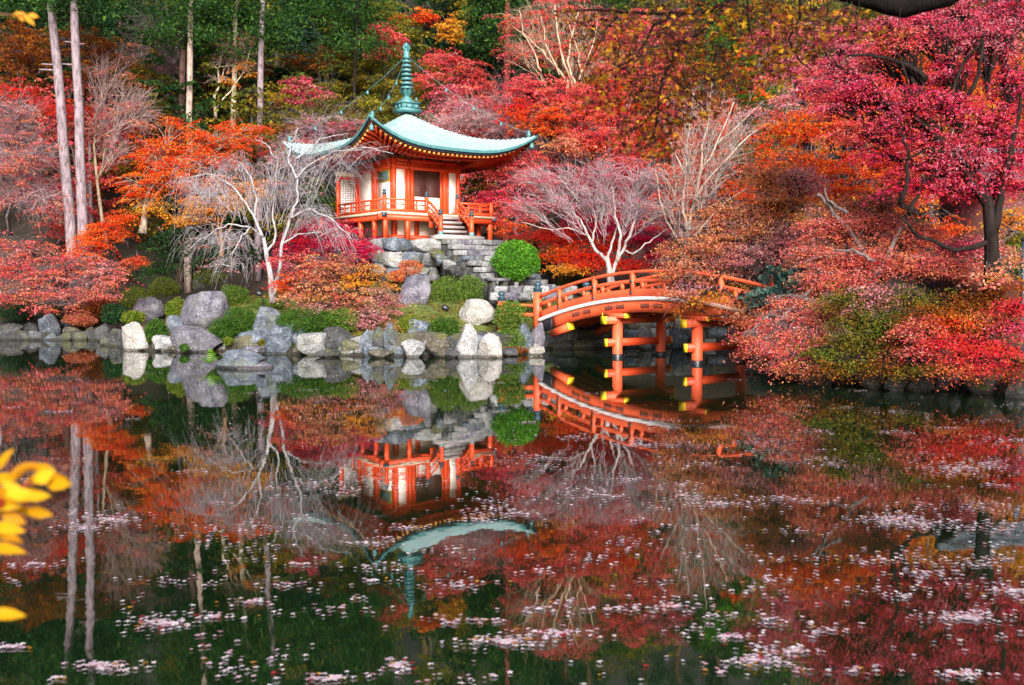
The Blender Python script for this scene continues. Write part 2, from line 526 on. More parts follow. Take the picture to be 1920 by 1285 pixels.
# ------------------------------------------------------------------ vegetation
PAL = dict(
    coral=[(.82, .12, .14), (.74, .07, .11), (.86, .26, .22), (.64, .04, .06), (.86, .19, .09)],
    pink=[(.78, .15, .23), (.66, .07, .15), (.82, .33, .38), (.58, .04, .09)],
    crimson=[(.62, .03, .11), (.74, .06, .18), (.48, .012, .06), (.80, .20, .32), (.78, .06, .08), (.80, .14, .12)],
    magenta=[(.62, .02, .13), (.72, .04, .18), (.50, .01, .07), (.78, .03, .03)],
    redpink=[(.78, .04, .07), (.70, .02, .05), (.84, .10, .10), (.58, .015, .04), (.84, .12, .04)],
    scarlet=[(.85, .035, .015), (.75, .02, .02), (.90, .10, .02), (.62, .015, .02)],
    orange=[(.86, .14, .02), (.80, .075, .02), (.88, .26, .03), (.72, .05, .02)],
    amber=[(.82, .34, .03), (.78, .22, .03), (.70, .42, .05)],
    tanpink=[(.76, .30, .15), (.70, .22, .17), (.80, .44, .30), (.60, .13, .10), (.78, .36, .09)],
    dusty=[(.62, .28, .31), (.70, .40, .42), (.54, .17, .21), (.70, .22, .20)],
    rose=[(.82, .20, .19), (.74, .13, .16), (.86, .36, .32), (.82, .30, .13), (.62, .07, .09), (.78, .22, .10)],
    rust=[(.26, .065, .012), (.34, .10, .015), (.18, .04, .012), (.40, .15, .02)],
    olive=[(.14, .15, .02), (.24, .21, .025), (.08, .11, .018), (.30, .19, .02)],
    yolive=[(.34, .30, .03), (.24, .24, .03), (.44, .34, .04), (.15, .18, .025)],
    green=[(.055, .14, .02), (.09, .19, .025), (.035, .09, .015)],
    bright=[(.10, .30, .025), (.15, .38, .035), (.07, .22, .02)],
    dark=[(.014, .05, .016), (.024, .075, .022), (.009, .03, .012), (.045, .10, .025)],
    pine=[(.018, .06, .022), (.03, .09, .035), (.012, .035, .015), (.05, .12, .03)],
    bluegreen=[(.06, .13, .11), (.10, .19, .16), (.04, .09, .07)],
    mossg=[(.15, .22, .02), (.22, .27, .035), (.10, .15, .02)],
    azalea=[(.11, .21, .03), (.17, .28, .045), (.07, .14, .025), (.26, .32, .07)],
    mauve=[(.46, .26, .36), (.56, .36, .46), (.36, .16, .24), (.60, .22, .26)],
    brownred=[(.60, .15, .06), (.66, .22, .07), (.48, .09, .05), (.70, .32, .11)],
)
PALE_BARK, GREY_BARK, DARK_BARK, LILAC_BARK, TAN_BARK = (.44, .41, .42), (.13, .11, .115), (.018, .013, .012), (.23, .185, .215), (.34, .27, .20)
SILVER = (.34, .33, .355)

def unit(v): return v / (np.linalg.norm(v, axis=-1, keepdims=True) + 1e-9)
def leaves(mb, C, size, cols, flat=.5, aspect=.62):
    n = len(C)
    nn = unit(rng.normal(size=(n, 3)) * (1 - flat) + np.array([0, 0, 1.2]) * flat)
    t = unit(np.cross(nn, rng.normal(size=(n, 3))))
    b = np.cross(nn, t)
    s = size * rng.uniform(.65, 1.35, (n, 1))
    w = s * aspect * rng.uniform(.7, 1.2, (n, 1))
    V = np.empty((n, 4, 3))
    V[:, 0] = C + t * s * .5
    V[:, 1] = C + b * w * .5 - t * s * .08 + nn * s * .1
    V[:, 2] = C - t * s * .5
    V[:, 3] = C - b * w * .5 - t * s * .08 + nn * s * .1
    mb.add(V.reshape(-1, 3), np.arange(n * 4).reshape(-1, 4), cols)
def pick(pal, n, main=None, keep=.7):
    pal = np.array(pal)
    k = rng.integers(0, len(pal), n)
    if main is not None: k = np.where(rng.random(n) < keep, main, k)
    c = pal[k] * rng.uniform(.75, 1.2, (n, 1)) * rng.uniform(.92, 1.08, (n, 3))
    return np.clip(c, 0, .92)
def tubes(mb, pts, rad, col):
    """pts (N,m,3): N thin three-sided tubes"""
    N, m, _ = pts.shape
    t = unit(np.gradient(pts, axis=1))
    a = unit(np.cross(t, rng.normal(size=(N, 1, 3)) + np.array([.01, .02, .03])))
    b = np.cross(t, a)
    th = np.arange(3) * 2 * math.pi / 3
    R = np.asarray(rad, float)
    if R.ndim == 1: R = np.tile(R, (N, 1))
    v = pts[:, :, None] + R[:, :, None, None] * (a[:, :, None] * np.cos(th)[None, None, :, None] + b[:, :, None] * np.sin(th)[None, None, :, None])
    base = (np.arange(N) * m * 3)[:, None, None]
    i = (np.arange(m - 1) * 3)[None, :, None]
    j = np.arange(3)[None, None]
    k = ((np.arange(3) + 1) % 3)[None, None]
    f = np.stack([base + i + j, base + i + k, base + i + 3 + k, base + i + 3 + j], -1).reshape(-1, 4)
    c = np.asarray(col, float)
    if c.ndim == 2: c = np.repeat(c, (m - 1) * 3, axis=0)
    mb.add(v.reshape(-1, 3), f, c)
def bez(p, q, lift, m=7, wig=.0):
    p, q = np.asarray(p, float), np.asarray(q, float)
    d = np.linalg.norm(q - p)
    c1 = p + (q - p) * .25 + np.array([0, 0, lift * d])
    c2 = p + (q - p) * .7 + np.array([0, 0, lift * d * .7])
    t = np.linspace(0, 1, m)[:, None]
    out = (1 - t) ** 3 * p + 3 * t * (1 - t) ** 2 * c1 + 3 * t * t * (1 - t) * c2 + t ** 3 * q
    w = rng.normal(size=(m, 3)) * wig * d
    w[0] = w[-1] = 0
    return out + w
def ball(n):
    u = unit(rng.normal(size=(n, 3)))
    return u * (rng.random((n, 1)) ** .42)

def twig_cloud(mb, origin, c, r, n, length, droop, col, thick):
    """n twigs that fan from a limb's axis out to the edge of an ellipsoid, each with side twigs"""
    u = rng.random((n, 1))
    ax = c + (origin - c) * (u * .75 - .1)
    s0 = ax + rng.normal(size=(n, 3)) * .10 * length
    e = c + unit(rng.normal(size=(n, 3)) + unit(c - origin) * .35 + np.array([0, 0, .25])) * r * rng.uniform(.6, 1.08, (n, 1))
    L = np.linalg.norm(e - s0, axis=1)[:, None]
    t = np.linspace(0, 1, 7)[None, :, None]
    pts = s0[:, None] * (1 - t) + e[:, None] * t
    pts[:, :, 2] += (L * (.30 if droop > 0 else .10)) * np.sin(t[..., 0] * math.pi) - droop * .9 * L * t[..., 0] ** 3
    pts[:, 1:] += np.cumsum(rng.normal(size=(n, 6, 3)) * .035, axis=1) * L[:, None]
    cols = np.array(col) * rng.uniform(.65, 1.15, (n, 1))
    tubes(mb, pts, thick * np.array([1, .9, .78, .66, .52, .38, .2]), cols)
    d = unit(e - s0)
    for k in (2, 3, 4, 4, 5):
        q0 = pts[:, k]
        dd = unit(d + rng.normal(size=(n, 3)) * .55)
        LL = L * rng.uniform(.18, .42, (n, 1))
        tt = np.linspace(0, 1, 4)
        qq = q0[:, None] + dd[:, None] * LL[:, None] * tt[None, :, None]
        qq[:, :, 2] -= droop * 1.6 * LL * (tt[None] ** 2)
        qq[:, 1:] += rng.normal(size=(n, 3, 3)) * .03 * LL[:, None]
        tubes(mb, qq, thick * np.array([.55, .45, .32, .15]), cols)

def leaf_pad(mb, c, r, n, leaf, pal, sub=(.3, .65), flat=.55, per=55, droop=.3, shell=.42):
    nsub = max(4, int(n / per))
    S = unit(rng.normal(size=(nsub, 3))) * (rng.random((nsub, 1)) ** shell)
    # ragged outline: lobes pushed in and out
    S *= rng.uniform(.72, 1.22, (nsub, 1)) * (1 + .2 * np.sin(S @ np.array([5.1, 3.3, 4.4]) + rng.uniform(0, 6)) * 1)[:, None]
    nl = max(2, int(round(r[2] / .26)))
    S[:, 2] = (np.floor(S[:, 2] * nl) + .5) / nl + rng.normal(size=nsub) * .10 / nl
    cen = c + S * r
    cen[:, 2] -= .22 * r[2] * (S[:, 0] ** 2 + S[:, 1] ** 2)
    lo = sub[0] + (sub[1] - sub[0]) * rng.random(nsub)
    m = rng.integers(0, len(pal), nsub)
    k = np.repeat(np.arange(nsub), per)
    N = len(k)
    a = rng.uniform(0, 2 * math.pi, N); q = np.sqrt(rng.random(N))
    off = np.stack([np.cos(a) * q, np.sin(a) * q, np.zeros(N)], 1) * lo[k][:, None]
    off[:, 2] = rng.normal(size=N) * .06 * lo[k] - droop * q * q * lo[k]
    tx = rng.normal(size=(nsub, 2)) * .22 + S[:, :2] * -.18
    off[:, 2] += (off[:, :2] * tx[k]).sum(1)
    cols = pick(pal, N, m[k])
    leaves(mb, cen[k] + off, leaf, cols, flat)
    return cen

def tree(label, base, pads, pal, n, leaf=.085, r=.16, bark=GREY_BARK, name='maple_tree', cat='maple tree', group=None,
         trunk=None, limbs=(), twigs=0, twig_len=.8, droop=0.0, twig_col=None, twig_r=.011, sub=(.3, .65), flat=.55, lift=.18, auto=True, per=55, fork=.45, dy=.8):
    """pads: (px, py, rx, ry, Y[, palette]) ellipsoids of crown; trunk: pixel path (px, py, Y); limbs: pixel paths with a starting radius"""
    b = np.asarray(base if len(base) == 3 else hit(*base), float)
    root = empty(name, b); tag(root, label, cat, group)
    pw = []
    for q in pads:
        Y = q[4]
        pw.append((P(q[0], q[1], Y) - b, np.array([q[2] * Y / FPX, max(q[2] * Y / FPX * dy, .5), q[3] * Y / FPX]), PAL[q[5]] if len(q) > 5 else PAL[pal]))
    cen = np.mean([p[0] for p in pw], 0)
    if trunk:
        tp = np.array([P(*q) - b for q in trunk]); tp[0] = (tp[0][0], tp[0][1], -.15) if abs(tp[0][2]) < 1 else tp[0]
    else:
        tp = bez((0, 0, -.15), np.array([cen[0] * fork, cen[1] * fork, max(cen[2] * .8, .4)]), .12, 7, .03)
    mb = MB()
    tr = r * np.linspace(1.15, .6, len(tp)); tr[0] *= 1.3
    mb.tube(tp, tr, 9, bark)
    mb.build('trunk', BARK, root, True)
    for path, r0 in limbs:
        pp = np.array([P(*q) - b for q in path])
        t = np.linspace(0, len(pp) - 1, len(pp) * 3)
        i = np.minimum(t.astype(int), len(pp) - 2); fr = (t - i)[:, None]
        pts = pp[i] * (1 - fr) + pp[i + 1] * fr + rng.normal(size=(len(t), 3)) * .025
        mb = MB(); mb.tube(pts, np.linspace(r0, r0 * .35, len(t)), 7, bark); mb.build('limb', BARK, root, True)
    area = np.array([p[1][0] * p[1][2] for p in pw]); area = area / area.sum()
    lm, tm = MB(), MB()
    for (c, rr, pl), w in zip(pw, area):
        st = tp[rng.integers(max(1, len(tp) // 2), len(tp))]
        if auto:
            lb = bez(st, c, lift, 8, .025)
            mb = MB(); mb.tube(lb, np.linspace(r * .45, r * .12, 8), 6, bark); mb.build('limb', BARK, root, True)
        if n:
            cs = leaf_pad(lm, c, rr, int(n * w), leaf, pl, sub, flat, per)
            kk = min(len(cs), 70)
            ends = cs[:kk]
            t = np.linspace(0, 1, 5)[None, :, None]
            s0 = c + (st - c) * rng.uniform(0, .35, (kk, 1))
            pts = s0[:, None] * (1 - t) + ends[:, None] * t
            pts[:, :, 2] += .12 * np.linalg.norm(ends - s0, axis=1)[:, None] * np.sin(t[..., 0] * math.pi)
            pts[:, 1:4] += rng.normal(size=(kk, 3, 3)) * .04
            tubes(tm, pts, r * np.array([.16, .13, .1, .07, .04]) + .004, np.array(bark) * .9)
        if twigs:
            twig_cloud(tm, st, c, rr, int(twigs * w), twig_len, droop, twig_col or bark, twig_r)
    if n: lm.build('crown', LEAF, root)
    if tm.n: tm.build('twigs', BARK, root, kind='stuff')
    return root

def bush(px, py, rx, ry, pal, label, Y=None, n=2600, leaf=.06, name='azalea_bush', cat='bush', group='clipped bushes on the island', shell=.16, stem=None, flat=.2, squash=1.0):
    """a clipped dome; px,py its middle in the photograph, rx,ry its half size"""
    if Y is None: Y = hit(px, py + ry * .9)[1] + rx * .02
    s = Y / FPX
    c = P(px, py, Y)
    g = gz(c[0], c[1])
    R = np.array([rx * s, rx * s * .9, ry * s])
    root = empty(name, (c[0], c[1], g)); tag(root, label, cat, group)
    mb = MB()
    u = unit(rng.normal(size=(n, 3)))
    rad = rng.random((n, 1)) ** shell
    lump = 1 + wobble(u, int(px + py), 4, .08)[:, None] + wobble(u, int(px + py) + 5, 11, .03)[:, None] + (rng.random((n, 1)) > .97) * rng.random((n, 1)) * .18
    pos = np.array([0, 0, c[2] - g]) + u * rad * lump * R
    if squash < 1: pos[:, 2] = np.where(pos[:, 2] < c[2] - g, (pos[:, 2] - (c[2] - g)) * squash + c[2] - g, pos[:, 2])
    m = ((wobble(u, int(px * 3 + py), 6, 1.0) > .2) * 1)
    leaves(mb, pos, leaf, pick(PAL[pal], n, m % len(PAL[pal]), .5), flat)
    mb.build('crown', LEAF, root)
    mb = MB()
    top = np.array([0, 0, c[2] - g])
    for k in range(7):
        e = top + unit(rng.normal(size=3)) * R * .75
        e[2] = max(e[2], top[2] - R[2] * .3)
        mb.tube(bez((rng.normal() * .05, rng.normal() * .05, -.1), e, .1, 6, .03), np.linspace(.03, .008, 6) * (1.6 if stem else 1), 5, DARK_BARK)
    if stem: mb.tube([(0, 0, -.15), (.02, 0, top[2] * .3), (0, .02, top[2] * .55)], [.07, .055, .04], 7, GREY_BARK)
    mb.build('stem', BARK, root, True)
    return root

# ------------------------------------------------------------------ the temple hall
TC = np.array([-4.98, 46.0]); TH = math.radians(37)
E1 = np.array([math.cos(TH), math.sin(TH)]); E2 = np.array([-math.sin(TH), math.cos(TH)])
ZP, ZF = 4.46, 5.62                         # stone platform, veranda floor
def TW(u, v, z=0): return np.array([*(TC + u * E1 + v * E2), z])
HS, VW = 1.725, 1.22                        # half width of the hall, width of the veranda
VE = HS + VW

def giboshi(mb, c, r, h, n=12, mi=0):
    """onion-shaped post cap"""
    pr = [(r * 1.05, 0), (r * 1.12, .03 * h), (r * 1.05, .28 * h), (r * 1.2, .30 * h), (r * 1.2, .36 * h), (r * .72, .42 * h), (r * .62, .5 * h), (r * .95, .62 * h),
          (r * 1.02, .72 * h), (r * .85, .84 * h), (r * .4, .94 * h), (r * .03, h)]
    mb.lathe(pr, c, n, mi=mi)

def build_temple():
    root = empty('temple_hall', TW(0, 0, ZF), TH)
    tag(root, 'vermilion and white temple hall with a pale green curved roof and bronze spire', 'temple')
    z0 = -(ZF - ZP)
    def part(name, mat, smooth=False, kind=None, parent=None):
        def fin(mb): return mb.build(name, mat, parent or root, smooth, kind)
        return fin
    # --- posts under the veranda
    mb0 = MB(); mb0.box((0, 0, z0 / 2 - .06), (.19, .19, -z0 - .12)); pm = mb0.mesh('veranda_post', RED)
    xs = np.linspace(-VE + .14, VE - .14, 6)
    for x in xs:
        if abs(x) > .8 or True:
            if .9 > x > -.65: continue
            link_mesh('veranda_post', pm, root, (x, -VE + .14, 0))
    for y in np.linspace(-VE + 1.1, VE - .9, 4):
        link_mesh('veranda_post', pm, root, (-VE + .14, y, 0))
        link_mesh('veranda_post', pm, root, (VE - .14, y, 0))
    # --- under the hall: red sleepers with pale boards between, set back
    mb = MB()
    for s in (-1, 1):
        mb.box((0, s * HS, z0 + .14), (2 * HS + .2, .16, .2)); mb.box((s * HS, 0, z0 + .14), (.16, 2 * HS - .2, .2))
        for k in np.linspace(-HS, HS, 4):
            mb.box((k, s * HS, z0 / 2), (.2, .2, -z0 - .5))
    part('base_frame', RED)(mb)
    mb = MB()
    for s in (-1, 1):
        mb.box((0, s * (HS - .04), z0 / 2 + .02), (2 * HS - .25, .04, -z0 - .42)); mb.box((s * (HS - .04), 0, z0 / 2 + .02), (.04, 2 * HS - .25, -z0 - .42))
    part('base_boards', PLASTER)(mb)
    # --- veranda floor, its edge beam
    mb = MB(); mb.box((0, 0, -.05), (2 * VE + .1, 2 * VE + .1, .1)); part('veranda_floor', PALEWOOD)(mb)
    mb = MB()
    for s in (-1, 1):
        mb.box((0, s * (VE - .1), -.225), (2 * VE + .5, .16, .24)); mb.box((s * (VE - .1), 0, -.228), (.155, 2 * VE - .38, .235))
    part('edge_beam', RED)(mb)
    for a in (-1, 1):
        for b in (-1, 1):
            mb = MB(); mb.box((a * (VE + .0), b * (VE + .0), -.13), (.2, .2, .17)); part('corner_bracket', BLUEMETAL)(mb)
    # --- walls: columns, panels, beams
    zt = 2.55
    mb0 = MB(); mb0.lathe([(.115, -.02), (.115, zt)], (0, 0, 0), 14); cm = mb0.mesh('column', RED, True)
    for (x, y) in [(-HS, -HS), (HS, -HS), (HS, HS), (-HS, HS), (-HS, 0), (HS, 0), (-.98, -HS), (.98, -HS), (0, HS)]:
        link_mesh('column', cm, root, (x, y, 0))
    for (c, s) in [((-1.35, -HS, 1.07), (.5, .05, 2.0)), ((1.35, -HS, 1.07), (.5, .05, 2.0)), ((-HS, -.86, 1.07), (.05, 1.5, 2.0)), ((-HS, .86, 1.07), (.05, 1.5, 2.0)),
                   ((HS, -.86, 1.07), (.05, 1.5, 2.0)), ((HS, .86, 1.07), (.05, 1.5, 2.0)), ((0, HS, 1.07), (3.3, .05, 2.0))]:
        mb = MB(); mb.box(c, s); part('wall_panel', PLASTER)(mb)
    for z, h, w in [(.07, .16, .30), (2.14, .17, .30), (2.47, .15, .26)]:
        mb = MB()
        for s in (-1, 1):
            mb.box((0, s * HS, z), (2 * HS + w * .8, w * .72, h)); mb.box((s * HS, 0, z), (w * .7, 2 * HS - w * .74, h - .006))
        part('tie_beam', RED)(mb)
    mb = MB()
    for s in (-1, 1):
        mb.box((0, s * HS, 2.31), (2 * HS - .1, .1, .17)); mb.box((s * HS, 0, 2.31), (.1, 2 * HS - .1, .17))
    part('frieze_board', RED)(mb)
    # jambs beside the small window and door
    for (x, y) in [(-HS, -1.52), (-HS, -.22), (-HS, .22), (-HS, 1.52)]:
        mb = MB(); mb.box((x, y, 1.1), (.12, .1, 1.92)); part('jamb', RED)(mb)
    for x in (-1.12, -.78, .78, 1.12):
        mb = MB(); mb.box((x, -HS, 1.1), (.13, .14, 1.92)); part('jamb', RED)(mb)
    mb = MB(); mb.box((-HS - .03, -.88, 1.78), (.06, 1.12, .54)); w = part('window', OCHRE)(mb)
    mb = MB(); mb.box((-HS - .065, -.88, 1.78), (.03, .94, .40)); mb.build('shutter', WINBLUE, w)
    # lattice doors
    for s in (-1, 1):
        mb = MB(); mb.box((s * .36, -HS - .02, 1.09), (.70, .05, 1.90), mi=0)
        d = mb.build('door', DARKWOOD, root)
        mb = MB()
        for k in np.linspace(-.29, .29, 9): mb.box((s * .36 + k, -HS - .055, 1.42), (.022, .02, 1.16))
        for z in np.linspace(.92, 1.95, 8): mb.box((s * .36, -HS - .058, z), (.62, .018, .018))
        mb.build('upper_lattice', DARKWOOD, d, kind='stuff')
        mb = MB()
        for k in np.linspace(-.29, .29, 9): mb.box((s * .36 + k, -HS - .055, .5), (.02, .02, .68))
        for z in np.linspace(.18, .82, 9): mb.box((s * .36, -HS - .058, z), (.62, .018, .02))
        mb.build('lower_lattice', PLASTER, d, kind='stuff')
        mb = MB(); mb.box((s * .025, -HS - .06, 1.09), (.04, .03, 1.9)); mb.build('stile', DARKWOOD, d)
    # side screen standing on the veranda at the back corner
    mb = MB()
    x0, x1, yy = -VE + .05, -HS - .12, HS - .1
    for x in (x0 + .09, x1): mb.box((x, yy, .95), (.17 if x < -2.5 else .13, .14, 1.95))
    for z in (.06, 1.86): mb.box(((x0 + x1) / 2, yy, z), (x1 - x0, .13, .13))
    sc = part('side_screen', RED)(mb)
    mb = MB()
    for x in np.linspace(x0 + .24, x1 - .12, 9): mb.box((x, yy - .02, .96), (.03, .03, 1.68))
    for z in np.linspace(.2, 1.75, 15): mb.box(((x0 + x1) / 2 + .05, yy - .023, z), (x1 - x0 - .24, .025, .03))
    mb.build('lattice', WHITEWOOD, sc, kind='stuff')
    mb = MB(); mb.box(((x0 + x1) / 2 + .05, yy + .03, .96), (x1 - x0 - .24, .03, 1.7)); mb.build('back_board', DARKWOOD, sc)
    mb = MB(); mb.box(((x0 + x1) / 2, yy, 2.04), (x1 - x0 + .1, .22, .2)); mb.build('cap_board', PLASTER, sc)
    # --- brackets and white band under the eaves
    mb = MB(); mb.box((0, 0, 2.75), (2 * HS - .05, 2 * HS - .05, .42)); part('white_band', PLASTER)(mb)
    for (x, y, rz) in [(-HS, -HS, 0), (HS, -HS, 0), (-HS, HS, 0), (HS, HS, 0), (-.98, -HS, 0), (.98, -HS, 0), (-HS, 0, 1), (HS, 0, 1)]:
        mb = MB()
        mb.box((x, y, 2.63), (.3, .3, .16), taper=1.25)
        l, w_ = (.9, .17) if not rz else (.17, .9)
        mb.box((x, y, 2.79), (l, w_, .14)); mb.box((x, y, 2.787), (w_ if rz == 0 else .16, l if rz == 0 else .16, .14))
        for k in (-.36, 0, .36):
            mb.box((x + (k if not rz else 0), y + (k if rz else 0), 2.91), (.19, .19, .12), taper=1.2)
        part('bracket', DARKWOOD)(mb)
    for s, ax in ((-1, 0), (-1, 1)):
        mb = MB()
        c = (0, -HS - .03, 0) if ax == 0 else (-HS - .03, 0, 0)
        for k, hw in enumerate((.30, .27, .21, .14)):
            mb.box((c[0], c[1], 2.58 + .08 * k), ((hw * 2, .06, .079) if ax == 0 else (.06, hw * 2, .079)))
        part('frog_leg_strut', BLUEMETAL)(mb)
    mb = MB()
    for s in (-1, 1):
        mb.box((0, s * (HS + .28), 3.0), (2 * HS + 1.3, .16, .16)); mb.box((s * (HS + .28), 0, 3.003), (.16, 2 * HS + 1.25, .16))
    part('purlin', RED)(mb)
    # --- roof
    RS = 4.30
    za, zr = 10.62 - ZF, 8.42 - ZF
    def roof_pt(u, v, off=0.0):
        r = np.maximum(np.abs(u), np.abs(v)); m = np.minimum(np.abs(u), np.abs(v)) / np.maximum(r, 1e-6)
        t = 1 - r
        z = zr + (za - zr) * (.50 * t + .50 * t ** 2.0) + .10 * np.sin(math.pi * np.clip(t * 1.0, 0, 1)) * (t > .5) * 0
        up = m ** 3.2 * r ** 2.6
        z = z + 1.02 * up
        k = RS * (1 + .035 * m ** 4 * r ** 3)
        return np.stack([u * k, v * k, z + off], -1)
    N = 56
    g = np.linspace(-1, 1, N + 1)
    U, Vv = np.meshgrid(g, g)
    top = roof_pt(U, Vv).reshape(-1, 3)
    i = (np.arange(N)[:, None] * (N + 1) + np.arange(N)[None]).ravel()
    f = np.stack([i, i + 1, i + N + 2, i + N + 1], 1)
    mb = MB(); mb.add(top, f)
    ro = mb.build('roof', ROOF, root, True)
    uvl = ro.data.uv_layers.new(name='course')
    r_ = np.maximum(np.abs(U), np.abs(Vv)).ravel()
    li = np.zeros(len(ro.data.loops), np.int32); ro.data.loops.foreach_get('vertex_index', li)
    uvl.data.foreach_set('uv', np.stack([r_[li], np.zeros(len(li))], 1).astype(np.float32).ravel())
    # eave edge: two stepped bands following the curve, then the soffit
    s_ = np.linspace(-1, 1, 49)
    ringu = np.concatenate([s_[:-1], np.ones(48), -s_[:-1], -np.ones(48)])
    ringv = np.concatenate([-np.ones(48), s_[:-1], np.ones(48), -s_[:-1]])
    def band(z0_, in0, z1_, in1):
        a = roof_pt(ringu * (1 - in0), ringv * (1 - in0)); b = roof_pt(ringu * (1 - in1), ringv * (1 - in1))
        base = roof_pt(ringu, ringv)[:, 2]
        a[:, 2] = base + z0_; b[:, 2] = base + z1_
        M = len(ringu); k = (np.arange(M) + 1) % M; j = np.arange(M)
        return np.concatenate([a, b]), np.stack([j, j + M, k + M, k], 1)
    mb = MB()
    for q in ((0, 0, -.12, .004), (-.12, .004, -.12, .02)): mb.add(*band(*q))
    mb.build('eave_edge', BRONZE, ro)
    mb = MB()
    for q in ((-.12, .02, -.22, .024), (-.22, .024, -.22, .05)): mb.add(*band(*q))
    mb.build('eave_board', BLACKMETAL, ro)
    mb = MB()
    a = np.array([[math.copysign(1, 0)]])
    M = len(ringu)
    rings = []
    for q, dz in ((.05, -.22), (.30, -.10), (.58, .42)):
        p = roof_pt(ringu * (1 - q), ringv * (1 - q)); base = roof_pt(ringu, ringv)[:, 2]
        lf = 1 if q < .3 else (.45 if q < .5 else 0)
        p[:, 2] = zr + (base - zr) * lf + dz
        rings.append(p)
    v = np.concatenate(rings); j = np.arange(M); k = (j + 1) % M
    mb.add(v, [np.stack([j, j + M, k + M, k], 1), np.stack([j + M, j + 2 * M, k + 2 * M, k + M], 1)])
    part('soffit', RED)(mb)
    rf, rt = MB(), MB()
    nr = 34
    for side in range(4):
        ca, sa = [(1, 0), (0, 1), (-1, 0), (0, -1)][side]
        for t in np.linspace(-.95, .95, nr):
            for lev, (qo, dz) in enumerate(((.055, -.27), (.20, -.36))):
                def pt(q, zz):
                    w = roof_pt(np.array([t * 1.0]), np.array([-1.0]))[0]
                    lf = w[2] - zr
                    y = -RS * (1 - q) * (1 + .02 * abs(t) ** 4)
                    x = w[0] * (1 - q) if abs(t) > .5 else t * RS * (1 - q * .4)
                    x = t * RS * (1 - q * .6)
                    zq = zr + lf * (1 if q < .3 else .45) + zz
                    return np.array([x * ca - y * sa, x * sa + y * ca, zq])
                p, q_ = pt(qo, dz), pt(.42, dz + .12)
                rf.bar(p, q_, .085, .10)
                d = (p - q_) / np.linalg.norm(p - q_)
                if lev == 0: rt.bar(p + d * .002, p + d * .05, .10, .11)
    rf.build('rafters', RED, root, kind='stuff')
    rt.build('rafter_tips', GOLD, root, kind='stuff')
    # --- spire
    mb = MB()
    mb.box((0, 0, za + .03), (1.0, 1.0, .14)); mb.box((0, 0, za + .22), (.82, .82, .28)); mb.box((0, 0, za + .39), (.95, .95, .08))
    for k in (-.3, 0, .3):
        for s in (-1, 1):
            mb.box((k, s * .42, za + .22), (.16, .03, .16)); mb.box((s * .42, k, za + .22), (.03, .16, .16))
    sp = part('spire', BRONZE)(mb)
    mb = MB(); mb.lathe([(.30, 0), (.30, .06), (.24, .18), (.13, .26), (.12, .32)], (0, 0, za + .43), 16); mb.build('bowl', BRONZE, sp, True)
    mb = MB()
    for k in range(8):
        a = k * math.pi / 4
        c, s = math.cos(a), math.sin(a)
        mb.add([(c * .12 - s * .06, s * .12 + c * .06, za + .72), (c * .12 + s * .06, s * .12 - c * .06, za + .72), (c * .30 + s * .09, s * .30 - c * .09, za + .88),
                (c * .34, s * .34, za + 1.05), (c * .30 - s * .09, s * .30 + c * .09, za + .88)], np.array([[0, 1, 2, 3, 4]]))
        mb.add([(c * .10, s * .10, za + .8), (c * .20 + s * .07, s * .20 - c * .07, za + .95), (c * .22, s * .22, za + 1.12), (c * .20 - s * .07, s * .20 + c * .07, za + .95)], np.array([[0, 1, 2, 3]]))
    mb.build('lotus_petals', BRONZE, sp)
    mb = MB(); mb.lathe([(.085, .6), (.075, 1.8), (.055, 2.9), (.02, 3.0)], (0, 0, za), 10); mb.build('spire_pole', BRONZE, sp, True)
    for k in range(7):
        z, rr = za + 1.10 + k * .205, .285 - .012 * k
        mb = MB(); mb.lathe([(.07, -.05), (rr * .8, -.055), (rr, -.04), (rr, .05), (rr * .86, .06), (.08, .035)], (0, 0, z), 18); mb.build('ring', BRONZE, sp)
    mb = MB(); mb.lathe([(.06, 0), (.17, .05), (.17, .16), (.13, .2), (.15, .26), (.15, .36), (.08, .42)], (0, 0, za + 2.44), 14); mb.build('upper_drum', BRONZE, sp)
    mb = MB()
    for a in (0, math.pi / 2):
        c, s = math.cos(a), math.sin(a)
        o = [(0, 0), (.13, .02), (.20, .12), (.18, .22), (.10, .33), (0, .40), (-.10, .33), (-.18, .22), (-.20, .12), (-.13, .02)]
        for sgn in (-.012, .012):
            mb.add([(x * c - sgn * s, x * s + sgn * c, za + 2.84 + z) for x, z in o], np.array([list(range(10))]))
    mb.lathe([(.02, -.1), (.10, -.02), (.10, .08), (.02, .17)], (0, 0, za + 3.06), 10)
    mb.build('flame_finial', BRONZE, sp)
    # chains to the four corners with bells
    for a in (-1, 1):
        for b in (-1, 1):
            p = np.array([a * .12, b * .12, za + 2.48]); q = roof_pt(np.array([a * .93]), np.array([b * .93]))[0] + (0, 0, .12)
            t = np.linspace(0, 1, 14)[:, None]
            pts = p * (1 - t) + q * t
            pts[:, 2] -= 1.5 * (t * (1 - t))[:, 0] * 1.0
            mb = MB(); mb.tube(pts, .009, 5)
            ch = mb.build('chain', BRONZE, root)
            for k in (4, 7, 10):
                c = pts[k]
                mb = MB(); mb.lathe([(.015, 0), (.045, -.03), (.055, -.12), (.075, -.17), (.0, -.16)], c, 10); mb.build('bell', BRONZE, ch)
            mb = MB(); c = roof_pt(np.array([a * .93]), np.array([b * .93]))[0]
            mb.lathe([(.09, -.02), (.09, .1), (.06, .13), (.1, .17), (.06, .25), (.0, .28)], c, 10); mb.build('corner_ornament', BRONZE, ro)
            c = roof_pt(np.array([a * .95]), np.array([b * .95]))[0] + (0, 0, -.32)
            mb = MB(); mb.lathe([(.015, .12), (.02, 0), (.08, -.04), (.09, -.16), (.12, -.26), (.0, -.25)], c, 12); mb.build('wind_bell', BRONZE, ro, True)
